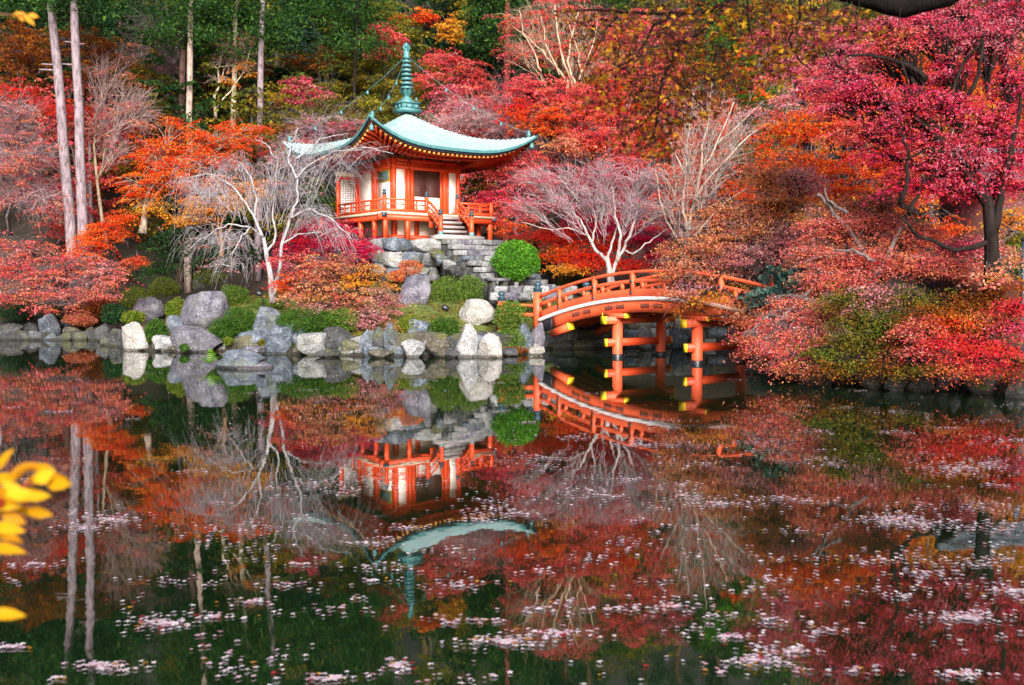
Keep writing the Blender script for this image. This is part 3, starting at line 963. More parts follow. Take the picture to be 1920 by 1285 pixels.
    # --- railing round the veranda (open at the stair)
    def rail_run(p, q, nposts, end=(True, True)):
        p, q = np.array(p, float), np.array(q, float)
        for z, w, h in ((.56, .075, .075), (.36, .055, .05), (.10, .08, .1)):
            mb = MB(); mb.bar((*p, z), (*q, z), w, h); part('rail', RED)(mb)
        for t in np.linspace(0, 1, nposts)[1:-1]:
            c = p + (q - p) * t
            mb = MB(); mb.box((*c, .28), (.065, .065, .52)); part('baluster', RED)(mb)
    o = VE - .1
    def post(x, y, h=.72, cap=True):
        mb = MB(); mb.lathe([(.09, 0), (.09, h)], (x, y, 0), 12); pp = part('corner_post', RED, True)(mb)
        if cap:
            mb = MB(); giboshi(mb, (x, y, h), .085, .27); mb.build('post_cap', BLUEMETAL, pp, True)
    SL, SR = -.70, .95
    rail_run((-o, -o), (SL, -o), 5); rail_run((SR, -o), (o, -o), 4); rail_run((-o, -o), (-o, HS - .2), 8); rail_run((o, -o), (o, o), 8)
    post(-o, -o); post(SL, -o); post(SR, -o)
    mb = MB(); mb.box((o, -o, .33), (.15, .15, .66)); part('corner_post', RED)(mb)
    # --- wooden stair with sloping rails
    yb = -VE - 1.05
    for k in range(5):
        z = z0 + .06 + k * (-z0 - .1) / 5
        y = yb + .12 + k * .2
        mb = MB(); mb.box(((SL + SR) / 2, y, z + .07), (SR - SL - .22, .24, .12)); part('stair_tread', STEP)(mb)
    mb = MB(); mb.box(((SL + SR) / 2, -VE + .06, -.36), (SR - SL - .2, .06, .5)); part('stair_riser', RED)(mb)
    for x in (SL, SR):
        mb = MB(); mb.lathe([(.10, .0), (.10, 1.02)], (x, yb, z0), 12); pp = part('newel_post', RED, True)(mb)
        mb = MB(); giboshi(mb, (x, yb, z0 + 1.02), .095, .28); mb.build('post_cap', BLUEMETAL, pp, True)
        mb = MB(); mb.lathe([(.125, 0), (.125, .3), (.11, .32)], (x, yb, z0 - .0), 12); mb.build('post_shoe', BRONZE, pp, True)
        for dz, w, h in ((.0, .085, .085), (-.24, .06, .05), (-.50, .09, .12)):
            a = np.array([x, -o, .60 + dz]); b = np.array([x, yb, z0 + .92 + dz])
            t = np.linspace(0, 1, 7)[:, None]
            pts = a * (1 - t) + b * t
            pts[:, 2] += .10 * np.sin(t[:, 0] * math.pi)
            mb = MB()
            for k in range(6): mb.bar(pts[k], pts[k + 1] + (pts[k + 1] - pts[k]) * .04, w, h)
            part('stair_rail', RED)(mb)
    return root
build_temple()

# ------------------------------------------------------------------ stone base, platform slab and stone steps
def build_base():
    root = empty('temple_stone_wall', TW(0, 0, 3.0), TH)
    tag(root, 'wall of big pale rounded stones that carries the temple hall', 'stone wall')
    zt = ZP - 3.0
    mb = MB(); mb.box((0, .05, zt / 2 - .62), (6.5, 7.2, zt + 1.1)); mb.build('core', ROCKS['dark'], root)
    k = 500
    rr = np.random.default_rng(4)
    def face(p, q, nrm, rows, kinds):
        nonlocal k
        p, q = np.array(p, float), np.array(q, float)
        L = np.linalg.norm(q - p); d = (q - p) / L; ang = math.atan2(d[1], d[0])
        z = zt - .02
        for h in rows:
            x = 0
            while x < L - .1:
                w = min(rr.uniform(.6, 1.45), L - x)
                if L - x - w < .35: w = L - x
                c = p + d * (x + w / 2)
                k += 1
                hh = h * rr.uniform(.95, 1.12)
                rock_obj('stone', (c[0] + nrm[0] * .02, c[1] + nrm[1] * .02, z - h / 2), (w / 2 * 1.08, .34 + .14 * rr.random(), hh / 2 * 1.08), kinds[rr.integers(len(kinds))], k, ang, root, False, .8, .62)
                x += w
            z -= h
    face((-3.35, -3.72), (-.75, -3.72), (0, -1), (.58, .66, .6), ('pale', 'pale', 'step', 'white', 'blue'))
    face((2.3, -3.72), (3.3, -3.72), (0, -1), (.5, .55, .5), ('blue', 'step'))
    face((-3.3, 3.4), (-3.3, -3.5), (-1, 0), (.52, .58, .5), ('blue', 'dark', 'step'))
    face((3.3, -3.5), (3.3, 3.4), (1, 0), (.52, .58, .5), ('blue', 'dark', 'step'))
    mb = MB(); mb.box((.18, -3.95, zt + .04), (2.5, .75, .16)); mb.box((.18, -3.95, zt + .14), (2.3, .62, .05)); mb.build('landing_slab', STEP, root)
    return root
build_base()

def build_steps():
    top = TW(.7, -4.3, ZP)
    root = empty('stone_steps', TW(.7, -8.2, 2.2), TH)
    tag(root, 'worn grey stone steps climbing from the bridge path to the temple', 'steps')
    rr = np.random.default_rng(8)
    n = 9
    rise = (ZP - 2.2) / n
    for s in range(n):
        z1 = ZP - 2.2 - rise * s - .02
        y = 3.9 - .42 * s - .15
        x = -1.55 + .05 * s
        hw = 1.55 + .03 * s
        while x < hw - .05:
            w = min(rr.uniform(.42, .85), hw - x)
            if hw - x - w < .2: w = hw - x
            v, f = ICO2
            v = np.sign(v) * np.abs(v) ** .28
            v = v / np.abs(v).max(0) * (1 + wobble(v, 900 + s * 20 + int(x * 7), 2.6, .035))[:, None]
            v *= np.array([w / 2 * .985, .29, rise / 2 * .95])
            mb = MB(); mb.add(v, f)
            o = mb.build('step_block', ROCKS[('step', 'step', 'pale', 'blue', 'lav')[rr.integers(5)]], root, True)
            o.location = (x + w / 2, y + rr.normal() * .02, z1 - rise / 2 + rr.normal() * .012)
            x += w
    mb = MB()
    for s in range(n): mb.box((0.05, 3.9 - .42 * s - .0, (ZP - 2.2 - rise * (s + 1)) / 2 - .25), (3.1, .44, max(.3, ZP - 2.2 - rise * (s + 1) + .42)))
    mb.build('step_core', ROCKS['dark'], root)
    # rough flank of stones at the left of the steps
    k = 0
    for s in range(4):
        for z in range(1, 2):
            k += 1
            rock_obj('flank_stone', (-2.05 + .05 * rr.normal(), 3.55 - .45 * s, ZP - 2.2 - rise * (s + .9) - .36 * z - .1), (.28 + .06 * rr.random(), .30, .22 + .05 * rr.random()), ('dark', 'moss', 'blue', 'step')[k % 4], 700 + k, rr.normal(), root, False)
    return root
build_steps()

# ------------------------------------------------------------------ the bridge
BC = np.array([4.55, 30.4]); BA = np.array([.602, -.799]); BB = np.array([.799, .602])
def build_bridge():
    ang = math.atan2(BA[1], BA[0])
    root = empty('arched_bridge', (*BC, 0), ang)
    tag(root, 'vermilion arched wooden footbridge on round posts over the narrow water', 'bridge')
    HL, W = 5.85, 2.15
    def arc(s, dz=0): return 2.03 - .88 * (s / 5.8) ** 2 + dz
    def strip(mb, y0, y1, zlo, zhi, s0=-HL, s1=HL, n=36, mi=0):
        s = np.linspace(s0, s1, n + 1)
        V = np.concatenate([np.stack([s, np.full(n + 1, y), arc(s) + z], 1) for y, z in ((y0, zlo), (y1, zlo), (y1, zhi), (y0, zhi))])
        m = n + 1; i = np.arange(n)
        fs = [np.stack([a * m + i, b * m + i, b * m + i + 1, a * m + i + 1], 1) for a, b in ((1, 0), (2, 1), (3, 2), (0, 3))]
        fs += [np.array([[0, m, 2 * m, 3 * m]]), np.array([[3 * m + n, 2 * m + n, m + n, n]])]
        mb.add(V, fs, None, mi)
    yb0, yb1 = -.16, W + .04
    mb0 = MB(); strip(mb0, yb0 + .06, yb1 - .06, -.16, -.06, n=30); mb0.build('deck', PALEWOOD, root)
    for y in (yb0, yb1):
        mb = MB(); strip(mb, y - .07, y + .05, -.12, .0); mb.build('deck_edge', WHITEWOOD, root)
        mb = MB(); strip(mb, y - .02, y + .16 if y < 1 else y + .02, -.50, -.123, -4.95, 4.95); g = mb.build('girder', RED_OLD, root)
        for sg in (-1, 1):
            mb = MB(); strip(mb, y - .03, y + .17 if y < 1 else y + .03, -.52, -.125, sg * 4.95, sg * 5.75, 6); mb.build('girder_shoe', BLACKMETAL, g)
        for sc_ in (-3.35, -1.7, 0, 1.7, 3.35):
            mb = MB()
            for k in list(np.linspace(-.44, -.12, 5)) + [0] + list(np.linspace(.12, .44, 5)):
                s = sc_ + k
                mb.bar((s, y - .03, arc(s) - (.36 if k else .32)), (s, y - .03, arc(s) - (.22 if k else .26)), .035, .03)
            mb.build('iron_fitting', DARKWOOD, g, kind='stuff')
        # railing
        yr = y + .04
        for zz, w, h, nm in ((.80, .10, .10, 'top_rail'), (.50, .08, .12, 'middle_rail'), (.13, .11, .24, 'bottom_rail')):
            mb = MB(); strip(mb, yr - w / 2, yr + w / 2, zz - h / 2, zz + h / 2, -HL + .1, HL - .1); mb.build(nm, RED_OLD, root)
        for k, s in enumerate(np.linspace(-HL + 1.25, HL - 1.25, 6)):
            mb = MB(); mb.box((s, yr, arc(s) + .42), (.16, .13, .72)); p = mb.build('rail_post', RED_OLD, root)
            for zz in (.13, .50):
                mb = MB(); mb.box((s, yr - .077, arc(s) + zz), (.085, .024, .085), taper=.8); mb.build('stud', BLUEMETAL, p)
        for s in np.linspace(-HL + .65, HL - .65, 12):
            mb = MB(); mb.box((s, yr, arc(s) + .35), (.15, .09, .22)); mb.build('strut', RED_OLD, root)
        for sg in (-1, 1):
            s = sg * HL
            mb = MB(); mb.lathe([(.16, -.35), (.16, 1.0)], (s, yr, arc(s)), 16); p = mb.build('newel_post', RED_OLD, root, True)
            mb = MB(); giboshi(mb, (s, yr, arc(s) + 1.0), .145, .42, 16); mb.build('post_cap', BLUEMETAL, p, True)
    # piers
    for s in (-1.75, 1.75):
        for y in (.0, 2.04):
            mb = MB(); mb.lathe([(.17, -1.2), (.17, arc(s) - .62)], (s, y, 0), 18); p = mb.build('pillar', RED_OLD, root, True)
            mb = MB(); mb.lathe([(.185, -.3), (.185, .10), (.172, .115)], (s, y, 0), 18); mb.build('pillar_band', BLACKMETAL, p, True)
        mb = MB(); mb.box((s, 1.0, .50), (.13, 3.0, .24)); p = mb.build('tie_beam', RED, root)
        for e in (-.515, 2.515):
            mb = MB(); mb.box((s, e, .50), (.142, .035, .252)); mb.build('beam_end', YELLOW, p)
        mb = MB(); mb.box((s, 1.0, arc(s) - .71), (.26, 3.2, .24)); p = mb.build('cap_beam', RED_OLD, root)
        for e in (-.615, 2.615):
            mb = MB(); mb.box((s, e, arc(s) - .71), (.272, .035, .252)); mb.build('beam_end', YELLOW, p)
        for q in (-.06, 2.08):
            mb = MB(); mb.box((s, q, arc(s) - .56), (1.05, .26, .15)); p = mb.build('corbel', RED_OLD, root)
            for e in (-.535, .535):
                mb = MB(); mb.box((s + e, q, arc(s) - .56), (.035, .27, .16)); mb.build('corbel_end', YELLOW, p)
    for s in (-5.05, 5.05):
        for q in (-.05, 2.05):
            e = s - math.copysign(.95, s)
            a0, a1 = np.array([s, q, arc(s) - .72]), np.array([e, q, arc(e) - .64])
            mb = MB(); mb.bar(a0, a1, .26, .24); p = mb.build('abutment_beam', RED_OLD, root)
            mb = MB(); mb.bar(a1, a1 + (a1 - a0) * .05, .272, .252); mb.build('beam_end', YELLOW, p)
    # inner joists
    for y in (.55, 1.1, 1.65):
        mb = MB(); strip(mb, y - .08, y + .08, -.46, -.162, -5.4, 5.4, 20); mb.build('joist', RED, root)
    # splayed wing fence at the island end
    nz = arc(-HL)
    p, q = np.array([-HL - .05, -.12]), np.array([-HL - .55, -1.35])
    for z, h in ((.62, .09), (.28, .12)):
        mb = MB(); mb.bar((*p, nz + z - .1), (*q, nz + z - .05), .08, h); mb.build('wing_rail', RED_OLD, root)
    mb = MB(); mb.lathe([(.14, -.6), (.14, .68)], (*q, nz), 14); w = mb.build('wing_post', RED_OLD, root, True)
    mb = MB(); giboshi(mb, (*q, nz + .68), .13, .38, 14); mb.build('post_cap', BLUEMETAL, w, True)
    mb = MB(); mb.box((2.35, 2.1, arc(2.35) + .62), (.62, .05, .4)); mb.build('notice_board', BLUEMETAL, root)
    return root
build_bridge()

def spotlight(px, py, Y, label, aim=1, stand=.22):
    c = P(px, py, Y)
    root = empty('garden_spotlight', c); tag(root, label, 'spotlight', 'black garden spotlights')
    mb = MB()
    t = np.array([[-.13 * aim, .02, .05], [-.05 * aim, .01, .02], [.07 * aim, 0, -.03], [.1 * aim, 0, -.045]])
    mb.tube(t, [.10, .115, .085, .05], 14); mb.build('lamp_head', BLACKMETAL, root, True)
    mb = MB(); mb.tube([(.10 * aim, 0, -.04), (.14 * aim, 0, -.10), (.13 * aim, 0, -stand)], .022, 8); mb.box((.13 * aim, 0, -stand), (.10, .10, .025)); mb.build('bracket', BLACKMETAL, root)
    return root
# ------------------------------------------------------------------ rocks by the water
for a in [
    (229, 283, 603, 657, 'white', 'white blocky boulder at the far left tip of the island beside the round green bush'),
    (286, 336, 628, 657, 'pale', 'low pale stone at the waterline under the round green bush'),
    (246, 310, 556, 602, 'lav', 'lichen speckled grey boulder above the white block on the left slope'),
    (332, 434, 545, 620, 'lav', 'biggest lavender grey boulder standing high on the left slope'),
    (308, 350, 591, 628, 'blue', 'small bluish stone leaning against the biggest grey boulder'),
    (318, 420, 609, 660, 'lav', 'smooth purple grey dome shaped boulder at the waterline'),
    (470, 529, 574, 634, 'blue', 'tall flat topped blue grey slab below the white tree trunks'),
    (496, 557, 606, 661, 'blue', 'rounded blue grey boulder with a mossy patch at the water'),
    (553, 614, 624, 667, 'pale', 'pale blue pyramid shaped boulder at the waterline'),
    (600, 656, 612, 660, 'dark', 'dark rough boulder beside the pale blue pyramid boulder'),
    (438, 490, 626, 660, 'moss', 'yellow moss covered boulder between two blue boulders'),
    (420, 444, 638, 662, 'tan', 'small upright grey stone left of the mossy boulder'),
    (744, 809, 513, 570, 'lav', 'speckled blue grey boulder in front of the red round bush'),
    (858, 934, 560, 612, 'white', 'long whitish boulder lying on the grass by the bridge end'),
    (675, 702, 617, 661, 'blue', 'narrow blue boulder under the orange drooping maple'),
    (698, 724, 612, 660, 'dark', 'dark cleft stone between narrow blue boulders'),
    (718, 746, 603, 664, 'blue', 'upright slate blue boulder left of the egg shaped stone'),
    (752, 800, 636, 670, 'pale', 'greenish pale flat stone under the egg shaped boulder'),
    (795, 846, 636, 670, 'tan', 'squarish tan stone at the waterline under the red tipped bush'),
    (850, 898, 606, 670, 'pale', 'tall leaning pale grey slab beside the round white boulder'),
    (893, 942, 624, 671, 'white', 'round white boulder at the waterline'),
    (966, 1002, 602, 654, 'blue', 'dark blue boulder beside the bridge abutment'),
    (995, 1022, 604, 654, 'lav', 'pale upright stone right under the bridge newel post'),
    (992, 1022, 650, 668, 'white', 'small white stone at water level under the bridge end'),
    (850, 884, 518, 545, 'pale', 'pale pointed stone half hidden among the light green bushes'),
    (640, 676, 636, 664, 'moss', 'low mossy stone beneath the small maple trunk'),
    (590, 640, 655, 670, 'dark', 'flat dark stone just above the water in the middle of the shore'),
    (690, 740, 654, 671, 'tan', 'flat brown stone at the water below the narrow blue boulders'),
    (835, 862, 652, 671, 'dark', 'small dark wedge stone between the tan square and leaning slab'),
    (940, 972, 652, 668, 'dark', 'dark low stone under the bush beside the bridge'),
    (455, 500, 648, 664, 'lav', 'low lavender stone wedged under the tall flat topped slab'),
    (352, 388, 516, 545, 'dark', 'grey stone behind the biggest boulder under the moss domes'),
]: rock(*a)
_names = ('grey', 'slate', 'brown', 'pale', 'dark')
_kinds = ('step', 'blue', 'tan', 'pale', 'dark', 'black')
_names = _names + ('shade-darkened',)
def filler(x0, x1, wy, step, hs, where, group, kinds=(0, 1, 2, 3, 4)):
    x = x0
    while x < x1:
        w = step * rng.uniform(.7, 1.4); h = hs * rng.uniform(.6, 1.3); k = kinds[int(rng.integers(len(kinds)))]
        yb = wy(x + w / 2)
        rock(int(x - w * .15), int(x + w * 1.15), int(yb - h), int(yb + 2), _kinds[k], f'{_names[k]} filler stone of the shore edge {where(x)}', group=group, name='shore_stone', sink=.5, Y=hit(x + w / 2, yb)[1] + .12)
        x += w
filler(286, 1010, lambda x: np.interp(x, [280, 330, 430, 520, 640, 760, 880, 1010], [656, 659, 658, 663, 666, 668, 667, 662]), 24, 24,
       lambda x: 'left of the mossy boulder' if x < 440 else ('below the orange maple' if x < 720 else 'between the egg shaped and the white boulder' if x < 880 else 'next to the bridge end'), 'small stones along the island waterline')
filler(420, 1000, lambda x: np.interp(x, [420, 560, 700, 880, 1000], [640, 646, 648, 650, 646]), 44, 24,
       lambda x: 'in the second course left of the pyramid boulder' if x < 560 else ('in the second course under the orange maple' if x < 720 else 'in the second course near the bridge'), 'second course of island shore stones', (0, 1, 2, 4))
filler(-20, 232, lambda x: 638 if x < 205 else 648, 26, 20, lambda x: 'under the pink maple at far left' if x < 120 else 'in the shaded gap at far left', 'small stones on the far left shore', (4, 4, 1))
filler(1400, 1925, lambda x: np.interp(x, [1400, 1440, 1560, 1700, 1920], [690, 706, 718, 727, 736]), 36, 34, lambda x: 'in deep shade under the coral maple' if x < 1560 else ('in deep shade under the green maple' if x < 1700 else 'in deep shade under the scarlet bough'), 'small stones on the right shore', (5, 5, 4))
_o = rock(764, 815, 598, 637, 'blue', 'egg shaped blue boulder resting on top of other stones', Y=33.9)
rock(404, 500, 655, 694, 'blue', 'flat blue grey rock standing alone in the pond with a fern', name='islet_rock', group=None, Y=27.6, sink=.3)
rock(440, 520, 678, 697, 'lav', 'low shelf of the lone pond rock almost covered by water', name='islet_rock', group=None, Y=27.3, sink=.9)
for a in [
    (70, 112, 588, 636, 'blue', 'tall blue boulder on the far left shore under the pink maple'),
    (114, 150, 594, 616, 'blue', 'blue stone on top of the tan one on the far left shore'),
    (118, 154, 612, 637, 'tan', 'light tan boulder at the far left waterline'),
    (156, 184, 594, 618, 'tan', 'round brown stone stacked above another on the far left shore'),
    (158, 192, 613, 636, 'tan', 'brown boulder at the far left waterline with a round stone above'),
    (180, 206, 606, 640, 'dark', 'dark upright stone next to the white tipped island corner'),
    (46, 74, 604, 622, 'dark', 'dark flat stone left of the tall blue boulder'),
    (44, 74, 620, 637, 'blue', 'small bluish stone at water level on the far left'),
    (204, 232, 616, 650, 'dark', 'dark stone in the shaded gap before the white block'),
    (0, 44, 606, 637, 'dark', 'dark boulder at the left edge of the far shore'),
]: rock(*a, group='boulders on the far left shore')
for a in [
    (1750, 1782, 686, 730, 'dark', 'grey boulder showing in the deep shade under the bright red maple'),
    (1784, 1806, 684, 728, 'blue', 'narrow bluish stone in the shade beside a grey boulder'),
    (1700, 1752, 694, 734, 'black', 'stone painted black for the deep shade below the green maple'),
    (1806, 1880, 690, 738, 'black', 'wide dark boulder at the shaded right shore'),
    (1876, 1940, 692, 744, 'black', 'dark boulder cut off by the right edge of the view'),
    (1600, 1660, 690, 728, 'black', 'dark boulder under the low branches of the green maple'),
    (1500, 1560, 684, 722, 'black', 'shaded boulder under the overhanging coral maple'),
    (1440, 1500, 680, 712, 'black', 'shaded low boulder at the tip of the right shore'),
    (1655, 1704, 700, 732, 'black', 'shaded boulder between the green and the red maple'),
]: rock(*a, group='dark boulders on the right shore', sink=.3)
rock(1192, 1222, 610, 656, 'pale', 'tall pale rock seen through the bridge posts', group=None)
rock(1255, 1290, 618, 655, 'blue', 'bluish rock behind the bridge between two posts', group=None)

def build_abutment():
    a, b = hit(1030, 652), hit(1330, 647)
    root = empty('stone_retaining_wall', a); tag(root, 'low dark retaining wall of squared stones under the bridge', 'stone wall')
    d = (b - a)[:2]; L = np.linalg.norm(d); d /= L; ang = math.atan2(d[1], d[0])
    x, k = 0, 0
    while x < L:
        w = .55 + .5 * random.random()
        for row, z in enumerate((.02, .42, .78)):
            k += 1
            q = (b - a)[:2] * ((x + w / 2 + row * .2) / L)
            rock_obj('wall_stone', (q[0], q[1], z), (w * .54, .32, .24), ('tan', 'blue', 'step', 'dark')[(k * 7) % 4], 300 + k, ang, root, False, .9, .6)
        x += w
build_abutment()

# small bench like stone and lantern posts beside the steps
def build_bench():
    c = P(933, 530, 38.6); g = gz(c[0], c[1])
    root = empty('stone_bench', (c[0], c[1], g), TH); tag(root, 'dark flat stone bench standing at the foot of the temple steps', 'bench')
    h = c[2] - g + .12
    mb = MB(); mb.box((0, 0, h), (.9, .5, .12), taper=.95); mb.build('seat', ROCKS['lav'], root)
    for s in (-.28, .28):
        mb = MB(); mb.box((s, 0, h / 2 - .1), (.16, .42, h + .08)); mb.build('leg', ROCKS['dark'], root)
    root = empty('stone_post', (*(P(968, 530, 38.4)[:2]), gz(*P(968, 530, 38.4)[:2]))); tag(root, 'thin square stone post under the round green topiary', 'stone post')
    mb = MB(); mb.box((0, 0, .5), (.17, .17, 1.5), taper=.9); mb.build('shaft', ROCKS['step'], root)
    mb = MB(); mb.box((0, 0, 1.27), (.2, .2, .05), taper=.6); mb.build('head', ROCKS['step'], root)
build_bench()
def build_path():
    # two courses of kerb stones at the foot of the steps
    root = empty('path_kerb', P(985, 553, 37.3)); tag(root, 'pale kerb stones edging the path at the bridge end', 'kerb')
    k = 0
    for row, (y, Y) in enumerate(((556, 37.2), (544, 38.0))):
        for x in range(930, 1075, 26):
            k += 1
            c = P(x + row * 9, y, Y) - P(985, 553, 37.3)
            rock_obj('kerb_stone', c, (.29, .3, .17), ('step', 'pale', 'lav')[k % 3], 1200 + k, .1, root, False, 1, .5)
build_path()
spotlight(836, 578, 36.2, 'small black spotlight standing on the grass above the red tipped bush')
spotlight(1089, 551, 33.6, 'black spotlight fixed to the bridge railing', 1, .3)
spotlight(487, 551, 37.6, 'dark blue spotlight on a short post beside the white tree trunks', 1, .45)

# ------------------------------------------------------------------ bushes and low plants of the island
for a in [
    (966, 487, 44, 38, 'bright', 'round bright green topiary beside the stone steps'),
]: bush(*a, Y=39.6, n=11000, leaf=.075, name='topiary_bush', group=None, shell=.22, stem=True)
for a in [
    (1077, 530, 38, 22, 'mossg', 'olive green dome bush behind the left half of the bridge', 41.0),
    (835, 548, 34, 28, 'azalea', 'light green bush with a pale stone at its right', 38.0),
    (884, 545, 36, 28, 'azalea', 'light green bush between the pale stone and the steps', 38.2),
    (956, 592, 31, 31, 'azalea', 'rounded bush in front of the red wing post of the bridge', 33.75, 1),
    (955, 640, 30, 26, 'azalea', 'low bush at the water between white and dark blue boulders', 33.5, 1),
    (833, 622, 30, 27, 'green', 'dense bush with red tips above the tan square stone', 33.2, 1),
    (293, 621, 22, 23, 'green', 'small round green bush beside the white block boulder', 35.2, 1),
    (418, 622, 26, 24, 'green', 'green bush between the dome boulder and the mossy boulder', 34.9, 1),
    (450, 604, 34, 28, 'green', 'feathery green bush below the drooping bare branches', 35.2, 1),
    (575, 604, 62, 28, 'green', 'wide low green bush above the blue boulders', 33.9, 1),
    (640, 600, 36, 22, 'azalea', 'low green bush at the foot of the orange maple', 33.9, 1),
    (308, 541, 30, 22, 'mossg', 'mossy green dome behind the speckled boulder', 39.8),
    (390, 524, 40, 20, 'mossg', 'mossy green dome above the biggest boulder', 41.5),
    (330, 583, 20, 26, 'mossg', 'narrow mossy mound between two lavender boulders', 37.0),
    (440, 556, 30, 22, 'azalea', 'grassy bush right of the biggest boulder', 38.5),
    (600, 585, 34, 18, 'azalea', 'low bush under the pink maple leaves', 37.0),
    (680, 590, 36, 14, 'mossg', 'flat mossy mound behind the small maple', 36.8),
    (768, 612, 26, 20, 'mossg', 'mossy mound behind the egg shaped boulder', 35.5),
    (800, 500, 28, 22, 'olive', 'olive brown shrub at the foot of the stone wall', 40.2),
    (860, 518, 26, 14, 'mossg', 'low yellow green shrub at the left of the steps', 39.4),
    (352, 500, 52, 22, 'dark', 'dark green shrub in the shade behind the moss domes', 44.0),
    (500, 575, 30, 14, 'azalea', 'grassy tuft in front of the white tree trunks', 36.4),
    (255, 560, 30, 24, 'mossg', 'mossy mound at the left end of the island slope', 40.2),
    (1012, 596, 14, 10, 'green', 'tiny green shrub under the bridge newel post', 35.2),
]: bush(*a[:6], Y=a[6] if len(a) > 7 else None, n=int(1400 + a[2] * a[3] * 3.2), leaf=.062, shell=.24)
for a in [
    (771, 502, 23, 15, 'brownred', 'round dark red bush in front of the stone wall', 40.0),
    (745, 518, 16, 12, 'brownred', 'smaller dark red bush left of the round red one', 39.2),
    (832, 640, 22, 8, 'rust', 'skirt of reddish leaves at the foot of the dense bush', 33.7),
    (962, 657, 28, 8, 'rust', 'brownish red leaves along the foot of the waterside bush', 33.2),
]: bush(*a[:6], Y=a[6], n=int(1500), leaf=.06, name='red_bush', group='small red bushes on the island')

for a in [
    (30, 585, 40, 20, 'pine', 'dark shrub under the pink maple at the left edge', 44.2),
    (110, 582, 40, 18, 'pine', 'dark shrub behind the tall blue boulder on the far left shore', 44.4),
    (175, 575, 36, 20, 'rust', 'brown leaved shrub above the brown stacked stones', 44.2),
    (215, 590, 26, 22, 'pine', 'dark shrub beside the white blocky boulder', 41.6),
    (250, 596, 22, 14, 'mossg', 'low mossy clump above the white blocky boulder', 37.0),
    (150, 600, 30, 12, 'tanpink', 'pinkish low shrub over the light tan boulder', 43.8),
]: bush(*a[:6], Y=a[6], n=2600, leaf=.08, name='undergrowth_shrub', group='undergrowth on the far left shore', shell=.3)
for k, (x, y, w, w2, pal, where) in enumerate([(345, 652, 9, 8, 'green', 'at the water below the purple grey dome'), (428, 640, 10, 9, 'mossg', 'right of the purple grey dome'), (492, 645, 9, 8, 'olive', 'between the mossy and the blue grey boulder'), (556, 652, 10, 8, 'green', 'left of the pale pyramid boulder'),
        (618, 640, 12, 10, 'azalea', 'right of the pale pyramid boulder'), (662, 648, 10, 9, 'mossg', 'below the small maple trunk'), (708, 652, 9, 8, 'olive', 'under the narrow blue boulders'), (748, 640, 10, 12, 'green', 'left of the egg shaped boulder'), (806, 655, 9, 8, 'mossg', 'left of the tan square stone'), (846, 648, 9, 10, 'azalea', 'left of the leaning slab'), (945, 655, 9, 8, 'green', 'right of the white round boulder'), (520, 590, 16, 9, 'azalea', 'above the blue grey boulders')]):
    bush(x, y, w, w2, pal, f'tuft of green growing between shore stones {where}', Y=hit(x, 664)[1] + .25 if y > 600 else None, n=420, leaf=.07, name='shore_tuft', cat='plant', group='tufts between the shore stones', shell=.35)

def fern():
    c = P(393, 690, 27.4)
    root = empty('fern', (c[0], c[1], .05)); tag(root, 'bright yellow green fern growing on the lone pond rock', 'fern')
    for k in range(17):
        a = rng.uniform(0, 2 * math.pi); L = rng.uniform(.30, .58); e = rng.uniform(.5, 1.25)
        mb = MB()
        t = np.linspace(0, 1, 9)
        x = np.cos(a) * L * t * math.cos(e) * 1.2; y = np.sin(a) * L * t * math.cos(e) * 1.2
        z = L * (t * math.sin(e) * 1.3 - .45 * t * t)
        sp = np.stack([x, y, z + .08], 1)
        side = np.array([-math.sin(a), math.cos(a), .0])
        col = np.array((.20, .42, .03)) * rng.uniform(.7, 1.2)
        for i in range(8):
            w = .10 * math.sin(math.pi * (i + 1.2) / 10) + .012
            for s in (-1, 1):
                q = sp[i] + side * s * w + (sp[i + 1] - sp[i]) * .9
                mb.add([sp[i], sp[i] * .6 + sp[i + 1] * .4, q, (sp[i] + q) / 2 - (sp[i + 1] - sp[i]) * .15], np.array([[0, 1, 2, 3]]), col)
        mb.build('frond', LEAF, root)
fern()

# grass and fallen leaves on the island slope
def ground_cover():
    n = 60000
    x = rng.uniform(-13, 3.5, n); y = rng.uniform(31, 44, n)
    d = pond_dist(x, y); z = ground(x, y)
    keep = (d > .5) & (np.sin(x * 2.1 + y) * np.sin(y * 1.7 - x * .6) + rng.normal(size=n) * .5 > -.35) & ((x - TC[0]) ** 2 + (y - TC[1]) ** 2 > 16)
    x, y, z = x[keep], y[keep], z[keep]
    mb = MB()
    pal = [(.16, .20, .025), (.22, .24, .035), (.09, .13, .02), (.28, .26, .05), (.30, .14, .06)]
    leaves(mb, np.stack([x, y, z + rng.random(len(x)) * .07], 1), .085, pick(pal, len(x)), .25, .4)
    o = mb.build('moss_grass', LEAF); o['kind'] = 'stuff'; o['label'] = 'short yellow green moss and grass on the island slope'
    n = 26000
    x = rng.uniform(-26, 22, n); y = rng.uniform(20, 56, n)
    d = pond_dist(x, y); keep = (d > .3) & ~((x > -11) & (x < 3) & (y < 42))
    x, y = x[keep], y[keep]; z = ground(x, y)
    mb = MB()
    leaves(mb, np.stack([x, y, z + .03], 1), .10, pick(PAL['rust'], len(x)) * .8, .8)
    o = mb.build('leaf_litter', LEAF); o['kind'] = 'stuff'; o['label'] = 'fallen brown and red leaves on the wood floor'
ground_cover()
